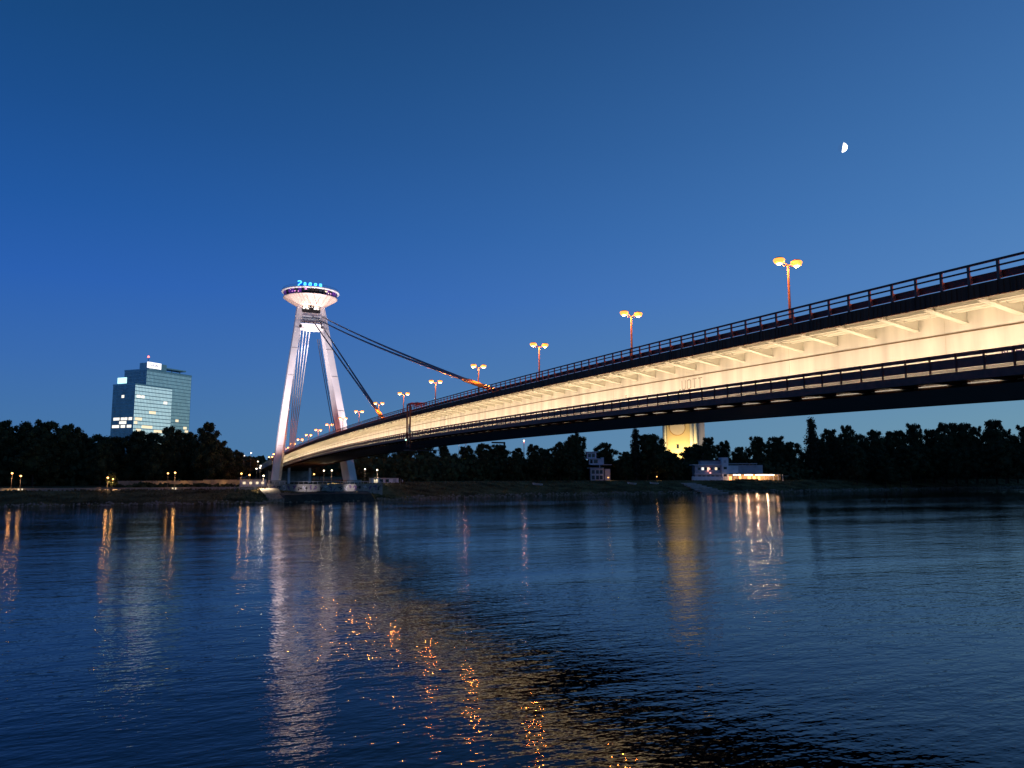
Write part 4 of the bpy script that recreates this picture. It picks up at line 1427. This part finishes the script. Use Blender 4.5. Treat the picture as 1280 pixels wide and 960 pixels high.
# ------------------------------------------------------------------ trees
def crown_mesh(name, seed, kind, H=25.0):
    """many small leaf faces in lobes; unit tree 25 m tall standing at the origin"""
    rn = random.Random(seed)
    m = MB()
    lobes = []
    if kind == 'p':      # column poplar
        for i in range(11):
            z = H * (.12 + .80 * i / 10)
            r = H * .115 * (1.15 - abs(i / 10 - .45) * 1.05) * rn.uniform(.85, 1.15)
            lobes.append((rn.uniform(-.5, .5), rn.uniform(-.5, .5), z, r, r, H * .075))
    else:
        base, top, wd = {'a': (.16, 1, .40), 'b': (.12, 1, .36), 'c': (.20, 1, .46), 'd': (.14, 1, .42), 'e': (.14, 1, .34)}[kind]
        for i in range(34):
            u = (i + rn.random()) / 34; z = H * (base + .04 + (1 - base - .10) * u)
            env = wd * H * math.sqrt(max(.04, 1 - (abs(2 * (u - .36)) ** 2.4) * .62))
            a = i * 2.4 + rn.uniform(-.5, .5); rr = env * rn.uniform(.35, .86)
            r = H * rn.uniform(.055, .125) * (1.1 - .35 * u)
            lobes.append((rr * math.cos(a), rr * math.sin(a), z, r, r, r * rn.uniform(.7, .95)))
        for i in range(5):
            lobes.append((H * rn.uniform(-.14, .14), H * rn.uniform(-.14, .14), H * rn.uniform(.86, .96), H * .05, H * .05, H * .045))
        lobes.append((0, 0, H * .45, H * wd * .74, H * wd * .74, H * .30))
        lobes.append((0, 0, H * .68, H * wd * .5, H * wd * .5, H * .2))
    for (x, y, z, a, b, c) in lobes:
        # solid inner mass (rough, dark because leaves cover it)
        k = len(m.v); seg, rg = 7, 5
        for i in range(rg):
            ph = math.pi * (i + .5) / rg
            for j in range(seg):
                th = 6.283 * j / seg; q = .72 * rn.uniform(.8, 1.1)
                m.v.append((x + a * q * math.sin(ph) * math.cos(th), y + b * q * math.sin(ph) * math.sin(th), z + c * q * math.cos(ph)))
        for i in range(rg - 1):
            for j in range(seg):
                m.f.append((k + i * seg + j, k + i * seg + (j + 1) % seg, k + (i + 1) * seg + (j + 1) % seg, k + (i + 1) * seg + j))
        m.f.append(tuple(k + j for j in range(seg))); m.f.append(tuple(k + (rg - 1) * seg + j for j in reversed(range(seg))))
        nl = min(int(15 * (a * b + a * c) ** .9) + 50, 420)
        for i in range(nl):
            v = Vector((rn.gauss(0, 1), rn.gauss(0, 1), rn.gauss(0, 1))).normalized()
            q = rn.uniform(.72, 1.10) + (rn.random() < .12) * rn.uniform(.05, .30)
            p = Vector((x + v.x * a * q, y + v.y * b * q, z + v.z * c * q))
            s = rn.uniform(.20, .55)
            u = Vector((rn.gauss(0, 1), rn.gauss(0, 1), rn.gauss(0, 1))).normalized(); w = u.cross(v)
            if w.length < .1: continue
            w.normalize()
            m.quad(tuple(p - u * s), tuple(p - w * s * .7), tuple(p + u * s), tuple(p + w * s * .7))
    return m.mesh(name, M_leaf_b if kind == 'p' else M_leaf)


def trunk_mesh(seed, H=25.0):
    rn = random.Random(seed); m = MB()
    m.tube((0, 0, -.6), (.2, .1, H * .22), H * .020, H * .015, 8, False)
    m.tube((.2, .1, H * .22), (.1, -.1, H * .72), H * .015, H * .005, 7, False)
    for i in range(9):
        a = i * 2.4; z = H * rn.uniform(.18, .55); L = H * rn.uniform(.14, .24)
        m.tube((.15, 0, z), (.15 + L * math.cos(a), L * math.sin(a), z + L * .85), H * .008, H * .003, 5, False)
    return m.mesh('trunk', M_bark)


VAR = {}
for kd, sd in (('a', 1), ('b', 2), ('c', 3), ('d', 4), ('e', 5), ('p', 6)):
    VAR[kd] = [(crown_mesh('crown', sd * 17 + q, kd), trunk_mesh(sd * 31 + q)) for q in range(2 if kd not in 'pe' else 1)]

TREES = [
    # left bank
    (-99.4, 476.3, 35.4, 'a', 'L'), (-85.6, 465.0, 34.2, 'b', 'L'), (-78.1, 478.1, 33.9, 'c', 'L'), (-65.1, 456.3, 33.3, 'a', 'L'), (-55.8, 457.9, 32.0, 'd', 'L'), (-53.1, 489.3, 29.0, 'b', 'L'),
    (-43.8, 474.5, 27.6, 'c', 'L'), (-32.4, 448.0, 25.5, 'a', 'L'), (-22.7, 443.9, 28.7, 'b', 'L'), (-16.1, 473.6, 29.0, 'c', 'L'), (-7.4, 432.0, 30.5, 'd', 'L'), (1.1, 444.6, 28.0, 'a', 'L'),
    (10.5, 419.0, 32.9, 'e', 'L1'), (20.4, 447.4, 20.5, 'b', 'L'), (27.3, 466.1, 19.3, 'a', 'L'), (41.8, 546.9, 15.5, 'c', 'L'), (-80.8, 533.6, 34.0, 'b', 'L'), (3.5, 508.8, 21.9, 'c', 'L'),
    (-96.3, 529.3, 33.4, 'a', 'L'), (-118.5, 506.1, 37.7, 'd', 'L'), (-137.7, 525.0, 36.6, 'a', 'L'), (-120, 470, 33, 'b', 'L'), (-150, 480, 34, 'c', 'L'), (16, 432, 24, 'b', 'L'), (-38, 428, 22, 'b', 'L'),
    (-68, 440, 24, 'c', 'L'), (-92, 444, 26, 'd', 'L'), (-14, 424, 20, 'a', 'L'),
    # behind the pylon and below the bridge
    (83.6, 529.2, 14.0, 'a', 'M'), (99.9, 478.9, 19.3, 'b', 'M'), (115.0, 483.4, 22.6, 'c', 'M'), (130.2, 487.8, 23.0, 'a', 'M'), (139.3, 473.1, 24.2, 'd', 'M'), (154.5, 477.5, 23.0, 'b', 'M'),
    (163.6, 462.8, 22.2, 'a', 'M'), (178.4, 467.4, 24.1, 'c', 'M'), (187.0, 463.8, 23.6, 'b', 'M'), (200.5, 463.5, 21.7, 'e', 'M'), (208.0, 454.9, 23.6, 'a', 'M'), (223.3, 470.2, 21.6, 'b', 'M'),
    (223.3, 448.4, 25.1, 'd', 'M'), (237.6, 458.1, 29.2, 'b', 'M'), (243.5, 464.7, 31.8, 'a', 'M'), (264.0, 462.4, 25.9, 'c', 'M'), (262.1, 431.3, 19.0, 'b', 'M'), (268.4, 429.4, 34.4, 'p', 'P1'),
    (277.8, 430.8, 31.1, 'e', 'M'), (281.7, 426.8, 29.8, 'c', 'M'), (296.9, 429.0, 18.6, 'b', 'M'), (118, 452, 15, 'b', 'M'), (135, 456, 16, 'a', 'M'), (152, 455, 16, 'c', 'M'), (170, 446, 16, 'd', 'M'), (190, 444, 17, 'b', 'M'),
    (208, 438, 16, 'a', 'M'), (226, 440, 17, 'c', 'M'), (246, 470, 24, 'd', 'M'), (300, 440, 20, 'a', 'M'), (308, 450, 19, 'c', 'M'),
    # right bank
    (338.4, 467.9, 23.9, 'a', 'R'), (359.3, 488.7, 27.4, 'c', 'R'), (349.7, 462.1, 31.5, 'b', 'R'), (378.5, 480.5, 29.8, 'a', 'R'), (378.6, 462.8, 24.3, 'd', 'R'), (394.3, 460.6, 32.8, 'b', 'R'),
    (408.8, 456.9, 32.4, 'a', 'R'), (427.0, 462.1, 29.2, 'c', 'R'), (419.9, 432.5, 46.0, 'p', 'P2'), (388.9, 446.6, 17.0, 'c', 'R'), (403.2, 432.6, 16.7, 'b', 'R'), (422.9, 440.3, 20.0, 'd', 'R')]


def ray_place(az_deg, D, h):  # a tree seen at azimuth az, D metres away
    a = math.radians(az_deg); return (D * math.sin(a), D * math.cos(a), h)


rn = random.Random(77)
azs = 44.6
forest = []
while azs < 66:
    D = 600 + (azs - 44) * 6.3 + rn.uniform(-8, 26)
    h = 34 + min(1, (azs - 44) / 6) * 10 + rn.uniform(-5.5, 3.5) + max(0, azs - 52) * .35
    forest.append((*ray_place(azs, D + 14, h), 'abcde'[rn.randrange(5)], 'F'))
    forest.append((*ray_place(azs + .5, D - 12, h * rn.uniform(.55, .72)), 'abcd'[rn.randrange(4)], 'F'))
    azs += rn.uniform(.55, 1.15)
LAB = {'L': ('tree', 'broad dark tree in the unlit park behind the promenade on the left bank', 'trees in the park on the left bank'),
       'L1': ('tree', 'tallest rounded tree standing alone right of the glass tower, lumpy crown against the sky', 'trees in the park on the left bank'),
       'M': ('tree', 'dark broad-leaved tree in the mass below the bridge between the pylon and the restaurant', 'dark trees below the bridge'),
       'P1': ('tree', 'tall narrow column poplar touching the bridge underside left of the yellow silo', 'poplars on the far bank'),
       'P2': ('tree', 'narrow column poplar standing clear above the forest right of the restaurant', 'poplars on the far bank'),
       'R': ('tree', 'dark tree behind the riverside restaurant with airy crown', 'trees behind the restaurant'),
       'F': ('tree', 'dark tree in the long unlit forest along the right bank', 'forest trees on the right bank')}
ORDL = ORD_WORDS = ['first', 'second', 'third', 'fourth', 'fifth', 'sixth', 'seventh', 'eighth', 'ninth', 'tenth', 'eleventh', 'twelfth', 'thirteenth', 'fourteenth', 'fifteenth', 'sixteenth',
            'seventeenth', 'eighteenth', 'nineteenth', 'twentieth'] + ['twenty-' + w for w in ('first', 'second', 'third', 'fourth', 'fifth', 'sixth', 'seventh', 'eighth', 'ninth')] + ['thirtieth'] + \
           ['thirty-' + w for w in ('first', 'second', 'third', 'fourth', 'fifth', 'sixth', 'seventh', 'eighth', 'ninth')]
RANK = {}
for g in 'LMR':
    for n_, t_ in enumerate(sorted([t for t in TREES if t[4] == g], key=lambda t: math.atan2(t[0], t[1]))): RANK[t_] = n_
for i, (x, y, h, kd, g) in enumerate(TREES + forest):
    crown, trunk = VAR[kd][i % len(VAR[kd])]
    nm = 'poplar_tree' if kd == 'p' else 'tree'
    cat, lab, grp = LAB[g]
    if g in 'LMR': lab = {'L': '%s tree, %s from the left in the dark park on the left bank', 'M': '%s dark tree below the bridge, %s from the left between pylon and silo', 'R': '%s tree behind the restaurant, %s from the left'}[g] % ('tall' if h > 28 else 'low' if h < 19 else 'mid-height', ORDL[RANK[(x, y, h, kd, g)]])
    zg = terrain_z(x, y) if shore(x) < y - 3 else 5
    r = thing(nm, lab, cat, (x, y, zg), grp)
    sc_ = h / 25.0; wx = rn.uniform(.85, 1.15) * (min(1.0, 28 / h) if kd != 'p' else (1.05 if g == 'P2' else 1.0))
    r.scale = (sc_ * wx, sc_ * wx, sc_); r.rotation_euler = (0, 0, rn.uniform(0, 6.28))
    for me in (crown, trunk):
        o = bpy.data.objects.new(me.name.split('.')[0], me); o.parent = r; COL.objects.link(o)

# small promenade tree lit by the lamp pair
r = thing('small_tree', 'small tree lit yellow by the close lamp pair on the promenade', 'tree', (-26.6, 345.5, 5.0))
r.scale = (.26, .26, .30)
for me in VAR['c'][0]:
    o = bpy.data.objects.new(me.name.split('.')[0], me); o.parent = r; COL.objects.link(o)

# undergrowth: bushes nobody could count
mb = MB(); rn = random.Random(9)
def bush(x, y, z0, h):
    for q in range(16):
        p = Vector((x + rn.gauss(0, 2.6), y + rn.gauss(0, 1.6), z0 + rn.random() * h))
        s = rn.uniform(.7, 1.7)
        u = Vector((rn.gauss(0, 1), rn.gauss(0, .5), rn.gauss(0, 1))).normalized(); w = u.cross(Vector((rn.gauss(0, .4), 1, rn.gauss(0, .4)))).normalized()
        mb.quad(tuple(p - u * s), tuple(p - w * s), tuple(p + u * s), tuple(p + w * s))


for k in range(420):      # left park
    x = rn.uniform(-230, 26); bush(x, rn.uniform(440, 500), 5.2, rn.uniform(8, 15))
for k in range(14):       # low shrubs before the garden wall
    bush(rn.uniform(-24, 28), rn.uniform(376, 379), 5.1, rn.uniform(.5, 2.0))
for k in range(600):      # below the bridge
    x = rn.uniform(88, 300); y = shore(x) + rn.uniform(75, 120)
    if 240 < x < 272 and y < 470: continue
    bush(x, y, 6.8, rn.uniform(8, 15))
for k in range(260):
    x = rn.uniform(300, 420); bush(x, shore(x) + rn.uniform(62, 110), 6.8, rn.uniform(8, 14))
for k in range(1100):     # forest edge on the right
    x = rn.uniform(372, 900); bush(x, shore(x) + rn.uniform(18, 60) + (14 if x < 430 else 0), 6.8, rn.uniform(5, 14))
tag(mb.build('undergrowth', M_leaf), 'dense dark bushes under the trees along the far bank', 'bushes', kind='stuff')

# far wooded ground behind everything, one mass
mb = MB()
for k in range(5200):
    x = rn.uniform(-900, 2200); y = rn.uniform(760, 980) + max(0, x - 700) * .1
    h = 16 + 7 * math.sin(x * .013) + rn.uniform(-6, 3)
    for q in range(3):
        p = Vector((x + rn.gauss(0, 5), y + rn.gauss(0, 4), 6 + rn.random() * h))
        s = rn.uniform(3, 5.5)
        u = Vector((rn.gauss(0, 1), rn.gauss(0, .4), rn.gauss(0, 1))).normalized(); w = u.cross(Vector((rn.gauss(0, .4), 1, rn.gauss(0, .4)))).normalized()
        mb.quad(tuple(p - u * s), tuple(p - w * s), tuple(p + u * s), tuple(p + w * s))
tag(mb.build('far_forest', M_leaf), 'dark far woodland closing the horizon behind the trees', 'forest', kind='stuff')

# ------------------------------------------------------------------ moon
MD = 9000.0
azm = math.radians(22.912) ; 
fwd = Vector((math.sin(azm) * math.cos(math.radians(6.64)), math.cos(azm) * math.cos(math.radians(6.64)), math.sin(math.radians(6.64))))
rgt = Vector((math.cos(azm), -math.sin(azm), 0)); upv = rgt.cross(fwd)
md = (fwd + rgt * ((1053.2 - 640) / 962) - upv * ((184.5 - 480) / 962)).normalized()
mp_ = Vector((0, 0, 11.5)) + md * MD
MO = thing('moon', 'bright half moon shining alone high in the right part of the blue sky', 'moon', tuple(mp_))
mr = MD * 5.2 / 1000.0
tl = Vector((0, 0, 1)); side = md.cross(tl).normalized(); upm = side.cross(md).normalized()
def hemi(sgn, n=16):
    m = MB(); m.smooth = True
    tilt = math.radians(-12)
    for i in range(n + 1):
        th = math.pi * i / n
        for j in range(n + 1):
            ph = -math.pi / 2 + math.pi * j / n
            lx = sgn * math.sin(th) * math.cos(ph) * .999; ly = math.cos(th); lz = math.sin(th) * math.sin(ph)
            lx += .0
            a = lx * math.cos(tilt) - ly * math.sin(tilt); b = lx * math.sin(tilt) + ly * math.cos(tilt)
            v = mp_ + side * (a * mr) + upm * (b * mr) + md * (lz * mr)
            m.v.append(tuple(v))
    for i in range(n):
        for j in range(n):
            k = i * (n + 1) + j
            m.f.append((k, k + 1, k + n + 2, k + n + 1))
    return m


hemi(1).build('sunlit_half', G_moon, MO)
MM = material('moon_night_side', (.0, .0, .0), 1, 0, 0, 1)
# night side given the sky's blue as a glow, so it blends in
b = MM.node_tree.nodes['Principled BSDF']; b.inputs['Emission Color'].default_value = (.045, .142, .37, 1); b.inputs['Emission Strength'].default_value = 1.0
b.inputs['Specular IOR Level'].default_value = 0
hemi(-1).build('night_half', MM, MO)
